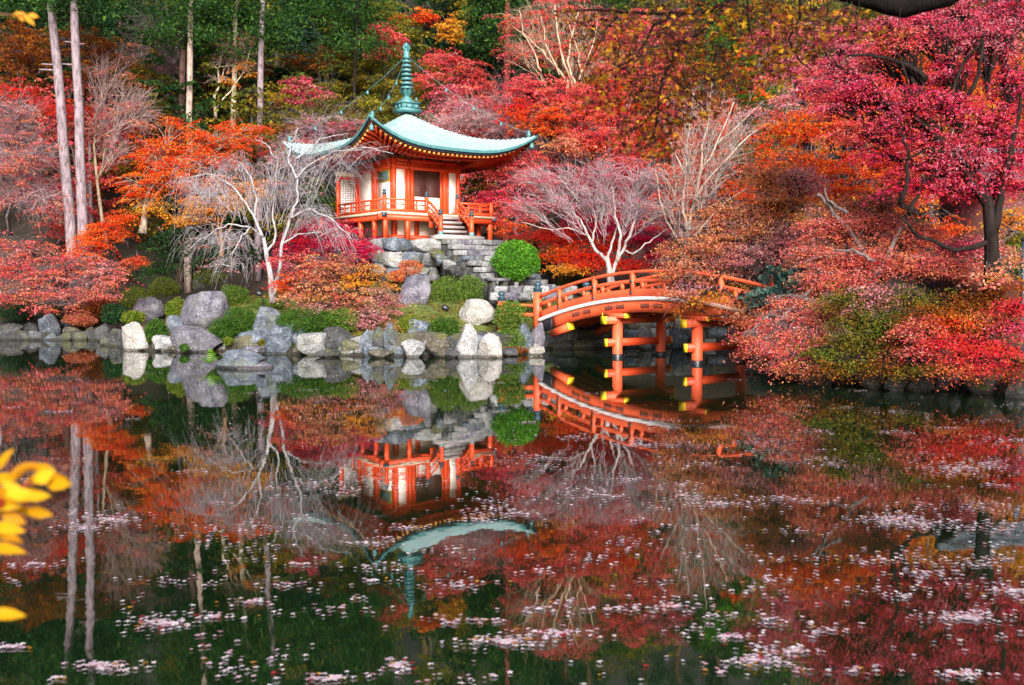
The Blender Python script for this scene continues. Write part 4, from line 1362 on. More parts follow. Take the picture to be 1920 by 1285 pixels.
# ------------------------------------------------------------------ the wood on the hillside: prototypes and copies
def proto(kind, pal, h, rad, n, leaf, bark, cat, name, nlobes=8, low=.3):
    root = empty(name, (0, 0, 0))
    mb = MB(); mb.tube(bez((0, 0, -.4), (rng.normal() * .3, rng.normal() * .3, h * .85), 0, 7, .02), np.linspace(.2, .06, 7) * (h / 10), 7, bark)
    mb.build('trunk', BARK, root, True)
    lm, tm = MB(), MB()
    if kind == 'cedar':
        for k in range(int(n / 60)):
            t = rng.random() ** .8
            z = h * (low + (1 - low) * t); r = rad * (1 - t * .85) * rng.uniform(.5, 1.05)
            a = rng.uniform(0, 6.28)
            c = np.array([math.cos(a) * r, math.sin(a) * r, z - r * .35])
            m = 60
            off = rng.normal(size=(m, 3)) * np.array([.34, .34, .22]); off[:, 2] -= np.hypot(off[:, 0], off[:, 1]) * .5
            leaves(lm, c + off, leaf, pick(PAL[pal], m), .2, .4)
    else:
        for k in range(nlobes):
            a = k * 2.4 + rng.normal() * .3; t = (k + .5) / nlobes
            z = h * (low + (1 - low) * t); rr = rad * (.95 - .5 * abs(t - .35)) * rng.uniform(.45, .8)
            c = np.array([math.cos(a) * rr * .8, math.sin(a) * rr * .8, z])
            R = np.array([rad * .58, rad * .58, h * .10 + .35]) * rng.uniform(.75, 1.15)
            mb = MB()
            tm.tube(bez((0, 0, h * (low * .5 + t * .4)), c, .15, 6, .03), np.linspace(.07, .02, 6), 5, bark)
            if n: leaf_pad(lm, c, R, n // nlobes, leaf, PAL[pal], (.45, .9), .5, 42)
            if kind == 'bare': twig_cloud(tm, np.array([0, 0, h * .4]), c, R * 1.1, 30, 1.0, -.05, bark, .015)
    if lm.n: lm.build('crown', LEAF, root)
    if tm.n: tm.build('limbs', BARK, root, kind='stuff')
    return root
PROTO = {}
def add_proto(key, label, group, *a, **k):
    PROTO.setdefault(key, []).append((proto(*a, **k), label, group))
for q in range(3):
    add_proto('dark', 'dark evergreen tree', 'dark evergreens on the hillside', 'broad', 'dark', 11 + q, 3.6, 6500, .26, DARK_BARK, 'evergreen tree', 'evergreen_tree', 10, .15)
for q in range(2):
    add_proto('cedar', 'tall dark green cedar', 'cedars on the hillside', 'cedar', 'pine', 18 + 2 * q, 2.8, 9000, .24, (.12, .07, .05), 'cedar tree', 'cedar_tree', low=.25)
for q in range(2):
    add_proto('olive', 'olive green layered maple', 'olive maples on the hillside', 'broad', 'olive', 9 + q, 3.4, 6500, .19, GREY_BARK, 'maple tree', 'maple_tree', 9, .2)
    add_proto('green', 'mid green leafy tree', 'green trees on the hillside', 'broad', ('yolive', 'green')[q], 11, 3.5, 6500, .20, GREY_BARK, 'leafy tree', 'leafy_tree', 9, .2)
    add_proto('rust', 'rust brown maple', 'rust brown maples on the hillside', 'broad', 'rust', 8.5 + q, 3.5, 6000, .19, GREY_BARK, 'maple tree', 'maple_tree', 9, .2)
    add_proto('red', 'coral red maple', 'red maples on the hillside', 'broad', ('coral', 'scarlet')[q], 8.5, 3.3, 6500, .17, LILAC_BARK, 'maple tree', 'maple_tree', 9, .2)
    add_proto('orange', 'orange maple', 'orange maples on the hillside', 'broad', ('orange', 'amber')[q], 8.5, 3.3, 6500, .17, LILAC_BARK, 'maple tree', 'maple_tree', 9, .2)
    add_proto('bare', 'leafless grey tree', 'bare trees on the hillside', 'bare', 'dusty', 8.5, 3.2, 500, .14, LILAC_BARK, 'bare tree', 'bare_tree', 9, .25)
_used = {}
def hill_tree(key, x, y, s=1.0):
    p, label, group = PROTO[key][int(rng.integers(len(PROTO[key])))]
    loc = (x, y, gz(x, y) - .1)
    if p.name not in _used:
        _used[p.name] = 1
        p.location = loc; p.rotation_euler = (0, 0, rng.uniform(0, 6.28)); p.scale = (s, s, s); o = p
    else:
        o = copy_tree(p, loc, rng.uniform(0, 6.28), s)
    ppx = 960 + x / y * FPX
    sec = ('past the left end of the wood', 'behind the two tall cedar trunks', 'behind the orange red maple', 'left of the bronze spire', 'right of the bronze spire', 'above the arched bridge', 'behind the white stemmed tree', 'behind the crimson maple', 'past the right end of the wood')
    si = int(np.searchsorted([0, 200, 480, 760, 960, 1200, 1450, 1920], ppx))
    rowp = 'low on the slope' if y < 58 else ('halfway up the slope' if y < 72 else 'high on the slope')
    tag(o, f'{label} {rowp} {sec[si]}', 'tree', group)
def region_kind(px, row):
    r = rng.random()
    if row == 0:
        if px < 240: return 'rust' if r < .45 else ('bare' if r < .65 else ('dark' if r < .9 else 'red'))
        if px < 520: return 'dark' if r < .6 else ('olive' if r < .8 else 'rust')
        if px < 800: return 'olive' if r < .7 else 'dark'
        if px < 900: return 'olive' if r < .3 else ('red' if r < .6 else 'dark')
        if px < 1250: return 'red' if r < .55 else ('orange' if r < .8 else 'bare')
        return 'orange' if r < .5 else ('red' if r < .75 else 'rust')
    if row == 1:
        if px < 500: return 'dark' if r < .6 else ('rust' if r < .85 else 'olive')
        if px < 900: return 'olive' if r < .45 else ('green' if r < .6 else 'dark')
        if px < 1150: return 'dark' if r < .4 else ('red' if r < .7 else 'rust')
        return 'green' if r < .35 else ('orange' if r < .6 else ('rust' if r < .8 else 'olive'))
    if row == 2:
        if px < 600: return 'dark' if r < .65 else ('green' if r < .8 else 'cedar')
        if px < 900: return 'green' if r < .5 else ('olive' if r < .75 else 'dark')
        return 'green' if r < .4 else ('dark' if r < .7 else 'orange')
    return 'dark' if r < .25 else ('cedar' if r < .55 else ('green' if r < .85 else 'olive'))
for row, (Y, step) in enumerate(((55, 120), (61, 120), (68, 120), (75, 120), (83, 125), (92, 135), (104, 160))):
    for px in np.arange(-180, 2120, step):
        x = (px + rng.normal() * 25 + (row % 2) * step / 2 - 960) / FPX * Y
        hill_tree(region_kind(px, row), x, Y + rng.normal() * 1.2, rng.uniform(.85, 1.2))

for _l in PROTO.values():
    for p, _a1, _b1 in _l:
        if p.name not in _used:
            for ch in list(p.children): bpy.data.objects.remove(ch)
            bpy.data.objects.remove(p)

# ------------------------------------------------------------------ tall cedar trunks on the left
def cedar_trunk(label, top, foot, Y, wpx, bark, group='tall bare cedar trunks', stubs=(), crown=True):
    b = P(*foot, Y); b[2] = min(b[2], gz(b[0], b[1]) - .2) if foot[1] < 440 else gz(b[0], b[1]) - .1
    a = P(*top, Y)
    d = (a - P(*foot, Y)); d /= d[2]
    root = empty('cedar_tree', b); tag(root, label, 'cedar tree', group)
    H = 23 - b[2]
    w = wpx * Y / FPX / 2
    foot_w = P(*foot, Y)
    pts = [foot_w + d * (z - foot_w[2]) - b for z in np.linspace(b[2], b[2] + H, 14)]
    mb = MB(); mb.tube(np.array(pts) + rng.normal(size=(14, 3)) * .02, np.linspace(w * 1.15, w * .6, 14), 12, bark); t = mb.build('trunk', BARK, root, True)
    for py, sgn, L in stubs:
        q = P(foot[0] + (top[0] - foot[0]) * (foot[1] - py) / (foot[1] - top[1]), py, Y) - b
        mb = MB(); mb.tube([q, q + np.array([sgn * (w + L), -.05, .03])], [.05, .03], 6, bark); mb.build('branch_stub', BARK, t)
    if crown:
        lm = MB()
        for k in range(150):
            z = H - 7.5 * rng.random(); r = rng.uniform(.3, 2.4)
            ang = rng.uniform(0, 6.28)
            c = pts[0] + d * z + np.array([math.cos(ang) * r, math.sin(ang) * r, -r * .3])
            off = rng.normal(size=(50, 3)) * np.array([.34, .34, .2])
            leaves(lm, c + off, .2, pick(PAL['pine'] + PAL['green'], 50), .2, .4)
        lm.build('crown', LEAF, root)
cedar_trunk('slim grey cedar trunk leaning left, with a stub near its middle', (98, 20), (136, 480), 46.5, 19, LILAC_BARK, stubs=((122, -1, .45), (132, -1, .6)))
cedar_trunk('straight grey cedar trunk with short stubs at the upper half', (139, 0), (157, 492), 45.5, 18, LILAC_BARK, stubs=((80, -1, .3), (84, 1, .2), (122, -1, .4)))
cedar_trunk('dark brown cedar trunk standing right against a paler trunk', (344, 0), (341, 225), 53.5, 13, (.10, .06, .055))
cedar_trunk('pale cedar trunk rising behind the orange red maple beside a dark trunk', (357, 10), (355, 232), 52.5, 13, (.36, .28, .25))
cedar_trunk('lilac grey cedar trunk left of the temple roof', (492, 20), (488, 238), 53, 13, LILAC_BARK)
cedar_trunk('short pale trunk between the curved saplings and the lilac cedar', (440, 120), (438, 220), 54.5, 11, (.42, .36, .28))
cedar_trunk('reddish brown cedar trunk behind the coral tree right of the spire', (951, 60), (950, 200), 54, 13, (.22, .06, .05))
cedar_trunk('dark slender trunk in the olive wood left of the spire', (668, 60), (664, 200), 55, 6, DARK_BARK)

# ------------------------------------------------------------------ individual trees of the photograph
T = tree
# left side
T('pink red maple spreading in layers over the far left shore', (130, 578), [(40, 470, 75, 34, 43), (120, 500, 90, 36, 42.5), (200, 512, 60, 26, 42, 'rose'), (60, 540, 75, 24, 42), (165, 545, 70, 20, 41.5, 'rose'), (20, 560, 50, 20, 42),
   (110, 575, 50, 14, 41.5), (-60, 500, 70, 50, 43), (25, 505, 60, 25, 42, 'coral')], 'rose', 20000, .085, .15, GREY_BARK, twigs=140, twig_col=LILAC_BARK, twig_len=.9, twig_r=.010)
T('orange sapling behind the pink red maple at the cedar feet', (225, 500), [(205, 425, 42, 22, 45), (170, 450, 40, 18, 45), (235, 408, 28, 12, 45), (150, 478, 40, 14, 44.5), (260, 490, 30, 8, 45.5)], 'orange', 8500, .085, .08)
T('broad orange red maple between the cedar trunks and the pale weeping tree', (268, 452), [(300, 285, 72, 34, 48.5), (262, 345, 48, 34, 48), (330, 330, 62, 36, 47.5), (410, 258, 85, 30, 49), (465, 240, 42, 20, 49.5), (390, 295, 70, 26, 48.5), (285, 385, 44, 20, 48, 'amber'), (330, 235, 34, 18, 49.5)],
  'orange', 24000, .095, .17, (.30, .24, .2), trunk=[(268, 452, 48), (270, 420, 48), (272, 390, 48), (285, 350, 48.3)])
T('amber maple behind the pale weeping tree', (415, 505), [(370, 385, 50, 20, 45), (430, 375, 45, 18, 45), (360, 412, 50, 10, 44.6), (480, 350, 40, 20, 46), (410, 345, 60, 18, 46, 'tanpink')], 'amber', 9000, .085, .11, (.22, .13, .08), trunk=[(416, 505, 45), (416, 470, 45), (414, 430, 45)])
T('leafless pinkish tree with pale trunk right of the tall cedar trunks', (205, 470), [(200, 130, 50, 36, 49), (235, 190, 60, 40, 49), (190, 235, 40, 44, 48.5), (270, 225, 50, 40, 49), (215, 290, 50, 40, 48.5)], 'rose', 4200, .075, .09, TAN_BARK, name='bare_tree', cat='bare tree',
  trunk=[(200, 470, 48.5), (190, 400, 48.5), (182, 340, 48.5), (176, 270, 48.5)], twigs=260, twig_col=(.38, .26, .27), twig_len=1.0, twig_r=.013)
T('leafless grey pink tree at the left edge of the wood', (20, 440), [(30, 220, 75, 40, 47), (60, 300, 80, 45, 46.5), (-10, 330, 70, 60, 46.5), (75, 380, 60, 40, 46), (10, 260, 60, 40, 47)], 'rose', 10000, .075, .09, LILAC_BARK, name='bare_tree', cat='bare tree',
  twigs=480, twig_col=(.38, .27, .30), twig_len=1.05, twig_r=.012)
T('scarlet maple behind the bare trees at the left edge', (60, 330), [(40, 175, 60, 22, 51), (120, 205, 60, 22, 51), (190, 215, 40, 18, 51), (60, 300, 60, 20, 50, 'crimson'), (100, 345, 60, 16, 50, 'crimson'), (230, 240, 40, 20, 51, 'crimson')], 'scarlet', 9000, .10, .13)
T('dim rust orange maple high at the left edge', (60, 260), [(50, 100, 90, 32, 54), (140, 70, 80, 26, 55), (190, 95, 60, 22, 55), (30, 60, 60, 26, 55)], 'rust', 9000, .13, .15)
T('pinkish leafless tree left of the dark cedar trunk', (318, 225), [(300, 70, 48, 34, 55), (270, 110, 50, 20, 55), (325, 120, 30, 30, 55)], 'dusty', 900, .08, .08, LILAC_BARK, name='bare_tree', cat='bare tree', twigs=200, twig_col=(.40, .30, .31), twig_len=1.1, twig_r=.014)
T('yellow and pink sapling with a curved pale trunk left of the temple roof', (405, 225), [(395, 120, 30, 12, 54, 'yolive'), (430, 70, 48, 20, 55, 'crimson'), (465, 130, 22, 16, 54, 'amber'), (410, 150, 34, 10, 54, 'amber'), (440, 100, 50, 24, 54.5, 'dusty')], 'yolive', 3600, .10, .07, (.5, .42, .32),
  trunk=[(405, 225, 54), (402, 180, 54), (412, 160, 54), (408, 130, 54)], limbs=[([(408, 200, 54), (430, 175, 54), (455, 140, 54), (470, 95, 54)], .05)], twigs=120, twig_col=(.5, .4, .36), twig_r=.012)
T('bright green conifer sprays hanging at the top left of the temple', (430, 240), [(395, 35, 45, 28, 56, 'bright'), (455, 30, 50, 28, 56, 'green'), (510, 45, 36, 34, 56.5, 'green'), (540, 60, 36, 40, 57, 'bluegreen'), (380, 75, 30, 14, 56, 'bluegreen')], 'green', 8000, .15, .18, name='evergreen_tree', cat='evergreen tree')
T('dark green shrub like evergreen under the amber maple', (345, 480), [(340, 440, 44, 30, 46.5), (390, 455, 40, 26, 46), (310, 470, 40, 20, 46.5), (600, 370, 30, 40, 46.5, 'green')], 'pine', 7000, .10, .08, DARK_BARK, name='evergreen_tree', cat='evergreen tree')
# crimson maple behind the weeping tree
T('crimson maple at the left foot of the temple wall', (610, 495), [(565, 455, 52, 30, 39.5), (630, 445, 55, 30, 39.8), (672, 462, 30, 26, 39.5), (600, 425, 50, 18, 40), (520, 492, 40, 16, 39, 'pink')], 'magenta', 13000, .085, .1)
# orange pink maple in front
T('small maple of orange and dusty pink leaves drooping over the shore', (645, 640), [(560, 500, 60, 26, 35.5, 'coral'), (620, 500, 62, 30, 35, 'tanpink'), (680, 520, 50, 30, 35, 'amber'), (590, 545, 60, 24, 34.6, 'tanpink'), (660, 560, 62, 26, 34.4, 'tanpink'), (720, 560, 38, 26, 34.4, 'dusty'),
   (610, 575, 60, 14, 34.4, 'dusty'), (690, 595, 56, 20, 34, 'dusty'), (725, 620, 30, 16, 33.8, 'tanpink'), (540, 530, 40, 22, 35.4, 'orange')],
  'tanpink', 19000, .07, .10, DARK_BARK, trunk=[(645, 640, 34.6), (648, 615, 34.6), (640, 590, 34.7), (632, 560, 34.9)], twigs=130, twig_col=(.2, .13, .12), twig_len=.6, twig_r=.008)
T('black green evergreen shrub added to darken the hollow between topiary and bridge', (1030, 515), [(1015, 500, 30, 24, 44), (1050, 470, 40, 40, 45.5), (1000, 455, 26, 30, 45.5), (1090, 520, 40, 16, 43.5), (990, 510, 16, 16, 43)], 'dark', 6500, .10, .07, DARK_BARK, name='evergreen_tree', cat='evergreen tree')  # dark foliage added to fill this hollow with shade
T('dark green evergreen undergrowth left of the pale weeping tree', (330, 510), [(320, 495, 40, 20, 44.5), (400, 490, 40, 22, 45), (460, 480, 40, 30, 44), (280, 505, 30, 16, 44), (250, 520, 30, 16, 43)], 'dark', 6000, .09, .06, DARK_BARK, name='evergreen_tree', cat='evergreen tree')
# the pale weeping tree
T('pale silver leafless weeping tree before the temple with long drooping twigs', (512, 560), [(385, 320, 60, 24, 37.5), (450, 305, 60, 24, 37.5), (400, 370, 66, 30, 37), (520, 300, 55, 24, 38), (580, 300, 56, 26, 37.5), (640, 280, 50, 16, 36.8), (690, 275, 40, 12, 36.2), (505, 350, 60, 26, 37),
   (370, 450, 46, 26, 36), (430, 450, 54, 28, 36), (590, 400, 44, 40, 36.6), (640, 440, 40, 30, 36.2), (560, 350, 50, 30, 37), (430, 500, 40, 24, 35.6), (350, 345, 40, 30, 37.4), (545, 262, 40, 20, 38), (610, 255, 50, 18, 38)],
  'dusty', 300, .05, .11, SILVER, name='weeping_tree', cat='weeping tree', auto=False,
  trunk=[(512, 560, 37), (508, 520, 37), (500, 480, 37), (494, 445, 37)],
  limbs=[([(512, 556, 37), (524, 510, 36.8), (528, 460, 36.6), (545, 410, 36.6), (560, 370, 36.6), (556, 335, 36.8)], .085), ([(494, 445, 37), (478, 410, 37), (455, 372, 37.2), (430, 345, 37.3), (395, 325, 37.5), (350, 335, 37.5)], .055),
         ([(478, 410, 37), (482, 370, 37), (470, 330, 37.2), (450, 305, 37.4)], .055), ([(494, 445, 37), (470, 425, 36.5), (430, 420, 36.2), (390, 440, 36), (350, 470, 35.9)], .042), ([(470, 425, 36.5), (450, 450, 36), (430, 490, 35.7)], .04),
         ([(556, 335, 36.8), (580, 305, 36.8), (630, 285, 36.6), (690, 275, 36.2), (735, 290, 36)], .035), ([(556, 335, 36.8), (540, 300, 37.4), (545, 265, 38), (560, 240, 38)], .045), ([(545, 410, 36.6), (580, 390, 36.4), (620, 410, 36.2), (660, 450, 36)], .045),
         ([(500, 480, 37), (520, 440, 37), (510, 400, 37), (515, 350, 37.2), (520, 300, 37.8)], .05), ([(520, 300, 37.8), (500, 270, 38), (478, 262, 38)], .03), ([(556, 300, 37), (600, 262, 37.8), (650, 250, 38)], .035), ([(528, 460, 36.6), (560, 440, 36.4), (600, 435, 36.2)], .04)],
  twigs=430, twig_len=1.0, droop=.7, twig_col=(.38, .35, .40), twig_r=.009)
# centre background
T('small pink red maple in the olive wood left of the spire', (566, 260), [(560, 150, 28, 14, 54), (590, 175, 36, 14, 54), (545, 165, 24, 12, 54), (535, 185, 20, 10, 54), (575, 190, 34, 8, 54)], 'pink', 3400, .11, .07)
T('thin coral maple just left of the spire tip', (715, 220), [(700, 45, 18, 8, 56), (725, 60, 40, 10, 56), (745, 75, 40, 9, 56), (720, 95, 30, 10, 56), (700, 100, 14, 8, 56)], 'coral', 3400, .11, .06)
T('bushy coral pink maple right of the spire', (850, 250), [(830, 110, 48, 24, 55), (880, 130, 40, 26, 55), (800, 140, 34, 18, 54.5), (900, 165, 34, 24, 54.5), (840, 170, 50, 24, 54.5, 'pink'), (860, 205, 50, 20, 54, 'pink')], 'coral', 9500, .11, .1)
T('orange and green maple above the spire', (800, 200), [(790, 25, 38, 18, 58, 'orange'), (840, 45, 40, 18, 58, 'amber'), (860, 70, 36, 10, 58, 'amber'), (770, 60, 46, 20, 59, 'yolive'), (900, 20, 36, 30, 59, 'yolive'), (730, 30, 40, 26, 59, 'yolive')], 'yolive', 7500, .14, .12)
T('olive yellow maple in flat layers just left of the roof', (600, 300), [(540, 215, 60, 16, 53), (600, 230, 60, 14, 52.5), (660, 215, 56, 16, 53), (620, 195, 60, 14, 53.5), (700, 235, 40, 14, 52.5), (690, 190, 40, 12, 53.5, 'yolive'), (560, 240, 50, 14, 52.5, 'rust')], 'olive', 10000, .11, .1)
T('olive maple layered behind the spire', (690, 230), [(690, 150, 46, 14, 56), (650, 130, 50, 14, 57), (730, 165, 40, 14, 56, 'yolive'), (620, 160, 50, 14, 56), (700, 120, 40, 12, 57, 'yolive'), (740, 195, 36, 16, 55), (670, 95, 50, 14, 58, 'olive'), (610, 110, 44, 16, 58, 'rust'), (560, 110, 44, 14, 58, 'rust')], 'olive', 10000, .12, .1)
T('dark green evergreen with grey twigs at the top centre', (620, 220), [(600, 30, 50, 30, 60, 'green'), (650, 60, 50, 30, 60), (700, 20, 50, 30, 61, 'green'), (560, 60, 40, 40, 60, 'bluegreen'), (640, 10, 60, 30, 61), (520, 150, 36, 30, 58), (880, 5, 60, 40, 61, 'yolive')], 'dark', 11000, .16, .14, DARK_BARK, name='evergreen_tree', cat='evergreen tree')
T('green leafy tree at the top edge behind the coral fan stemmed tree', (1150, 200), [(1150, 0, 60, 30, 58), (1230, -10, 60, 30, 58, 'yolive'), (1080, -15, 60, 26, 58, 'coral'), (1320, 10, 60, 30, 57), (960, -20, 50, 30, 58)], 'green', 8000, .15, .14)
T('tall black green conifer right of the spire', (905, 230), [(905, 60, 34, 50, 57), (900, 120, 36, 50, 57), (910, 10, 30, 40, 57.5), (895, 170, 30, 30, 57)], 'dark', 7000, .18, .16, DARK_BARK, name='evergreen_tree', cat='evergreen tree')
T('dusty pink leafless tree behind the right roof slope', (880, 320), [(840, 235, 55, 24, 51), (900, 225, 50, 24, 51), (870, 200, 46, 18, 51.5, 'pink'), (940, 250, 40, 22, 51), (960, 190, 30, 20, 52, 'pink')], 'dusty', 4500, .08, .08, LILAC_BARK, twigs=260, twig_col=(.56, .38, .40), twig_r=.012)
T('pink twiggy tree behind the left roof corner', (620, 330), [(590, 240, 60, 24, 51), (650, 235, 44, 20, 51.5, 'pink'), (560, 270, 50, 20, 51, 'coral'), (520, 290, 40, 20, 51, 'coral')], 'mauve', 4500, .085, .08, LILAC_BARK, twigs=180, twig_col=(.5, .36, .38), twig_r=.012)
T('coral tree with a fan of tan stems at the top middle', (1050, 260), [(980, 35, 48, 30, 50), (1040, 20, 56, 30, 50.5), (1100, 40, 50, 34, 50), (960, 90, 34, 24, 49.5), (1010, 85, 50, 34, 50), (1075, 95, 50, 30, 50), (1120, 110, 40, 30, 50)], 'coral', 9500, .10, .12, (.40, .29, .21), auto=False,
  trunk=[(1060, 260, 49.5), (1062, 200, 49.5), (1065, 150, 49.5)], limbs=[([(1075, 165, 49.3), (1055, 110, 49.3), (1045, 60, 49.3), (1040, 10, 49.3)], .08), ([(1080, 165, 49.2), (1065, 120, 49.2), (1072, 70, 49.2), (1085, 20, 49.3)], .07), ([(1060, 150, 49.3), (1020, 100, 49.3), (985, 65, 49.4), (960, 50, 49.4)], .06),
  ([(1015, 135, 49.2), (1000, 95, 49.2), (980, 60, 49.3), (975, 20, 49.3)], .06), ([(1085, 150, 49.2), (1110, 90, 49.3), (1120, 40, 49.3)], .05), ([(1050, 140, 49.2), (1022, 80, 49.2), (1015, 30, 49.2)], .05), ([(1090, 140, 49.2), (1082, 90, 49.2), (1060, 30, 49.2)], .05)], twigs=220, twig_col=(.42, .30, .23), twig_r=.013)
T('large orange red maple rising behind the right tip of the roof', (1020, 420), [(990, 160, 56, 34, 48), (1050, 180, 60, 36, 48), (970, 205, 44, 24, 48, 'scarlet'), (1110, 190, 50, 34, 48), (1030, 225, 70, 34, 47.5, 'orange'), (1110, 245, 60, 34, 47.5, 'coral'), (1060, 275, 60, 26, 47, 'tanpink'), (1170, 230, 50, 40, 48), (1180, 280, 50, 30, 47.5, 'coral')], 'coral', 24000, .10, .16)
T('red maple close to the right side of the temple', (910, 440), [(900, 340, 40, 26, 47, 'olive'), (930, 365, 50, 24, 46.6, 'crimson'), (960, 330, 50, 26, 46.4), (990, 300, 50, 26, 46.5), (900, 395, 40, 18, 46.5), (960, 395, 54, 22, 46), (950, 425, 40, 16, 45.6, 'orange'), (1010, 340, 46, 28, 46)], 'coral', 15000, .09, .12)
T('scarlet and orange maple low behind the bridge', (1050, 512), [(1020, 438, 44, 16, 42), (1070, 445, 44, 20, 41.8), (1040, 475, 40, 16, 41.5, 'orange'), (1085, 480, 50, 20, 41.4, 'scarlet'), (1130, 490, 50, 16, 41.3, 'scarlet'), (1065, 500, 40, 10, 41, 'amber'), (1180, 495, 40, 12, 41.4, 'scarlet')], 'scarlet', 13500, .085, .1)
T('magenta red maple glowing behind the white forked trunks', (1190, 515), [(1090, 425, 60, 22, 42.5), (1160, 420, 50, 26, 42.5), (1210, 440, 46, 28, 42.3), (1230, 480, 44, 18, 42), (1150, 460, 44, 20, 42, 'scarlet')], 'magenta', 11500, .085, .1)
T('lavender pink tree with white forked trunks above the bridge', (1150, 530), [(1000, 330, 56, 24, 39.5, 'pink'), (1060, 330, 60, 28, 39.5), (1130, 320, 62, 28, 39.5), (1200, 335, 60, 30, 39.5, 'mauve'), (1040, 375, 62, 22, 39, 'pink'), (1120, 370, 60, 24, 39, 'mauve'), (1190, 385, 60, 24, 39, 'mauve'), (1240, 400, 40, 30, 39.2, 'mauve'), (980, 385, 40, 20, 39.2, 'pink')],
  'pink', 17000, .05, .13, (.36, .31, .31), auto=False, twigs=330, twig_col=(.44, .32, .37), twig_len=.95, twig_r=.010,
  trunk=[(1146, 530, 39), (1142, 505, 39), (1138, 480, 39)], limbs=[([(1138, 490, 39), (1118, 470, 39), (1102, 440, 39), (1085, 410, 39.2), (1060, 385, 39.3), (1020, 360, 39.4)], .075), ([(1146, 520, 39), (1158, 480, 38.8), (1162, 440, 38.8), (1152, 400, 39), (1150, 350, 39.2)], .085),
         ([(1158, 490, 38.8), (1175, 455, 38.8), (1190, 420, 39), (1195, 380, 39.2)], .07), ([(1138, 485, 39), (1150, 450, 39.2), (1158, 420, 39.2), (1142, 380, 39.2)], .055), ([(1110, 455, 39), (1118, 420, 39), (1108, 380, 39.2)], .05), ([(1168, 470, 38.8), (1190, 475, 38.6), (1220, 450, 38.6), (1250, 430, 38.6)], .045),
         ([(1102, 440, 39), (1070, 430, 39), (1020, 430, 39), (975, 415, 39)], .035)])
T('white stemmed leafless tree fanning out above the bridge middle', (1290, 520), [(1290, 190, 50, 40, 38.5), (1340, 220, 60, 50, 38), (1390, 250, 50, 50, 38), (1300, 270, 60, 40, 37.5), (1360, 310, 60, 40, 37.5), (1260, 330, 60, 36, 37.5), (1320, 370, 60, 36, 37), (1250, 390, 50, 30, 37.2), (1290, 430, 50, 24, 37)],
  'rose', 6500, .05, .12, (.36, .31, .27), name='bare_tree', cat='bare tree', auto=False, twigs=230, twig_col=(.42, .32, .31), twig_len=1.0, twig_r=.011,
  trunk=[(1272, 520, 37.5), (1282, 480, 37.5), (1290, 440, 37.5)], limbs=[([(1290, 440, 37.5), (1300, 380, 37.5), (1310, 330, 37.5), (1345, 270, 37.8), (1375, 190, 38)], .07), ([(1290, 440, 37.5), (1280, 390, 37.5), (1285, 330, 37.6), (1290, 260, 38), (1300, 170, 38.4)], .065), ([(1300, 380, 37.5), (1330, 330, 37.4), (1370, 290, 37.4), (1420, 240, 37.8)], .055),
         ([(1310, 340, 37.5), (1315, 280, 37.5), (1330, 220, 37.8), (1335, 140, 38)], .05), ([(1282, 480, 37.5), (1310, 430, 37.3), (1350, 390, 37.2), (1400, 350, 37.2)], .055), ([(1282, 470, 37.5), (1250, 420, 37.4), (1235, 370, 37.4), (1230, 320, 37.6)], .045), ([(1285, 330, 37.6), (1262, 280, 37.8), (1245, 240, 38)], .035), ([(1345, 270, 37.8), (1390, 230, 37.8), (1430, 190, 38)], .035)])
T('green evergreen shrub behind the white stemmed tree', (1395, 420), [(1390, 160, 40, 26, 44), (1410, 200, 34, 24, 44), (1385, 275, 34, 26, 43.5, 'azalea'), (1350, 60, 30, 40, 50, 'bright'), (1340, 110, 30, 40, 50, 'green')], 'green', 6500, .11, .09, DARK_BARK, name='evergreen_tree', cat='evergreen tree')
T('coral maple far behind the yellow overhanging branch', (1230, 400), [(1190, 150, 60, 40, 47), (1250, 120, 60, 40, 48), (1240, 200, 50, 40, 47), (1180, 60, 60, 40, 49, 'coral'), (1260, 50, 60, 40, 50, 'pink')], 'coral', 12000, .11, .12)
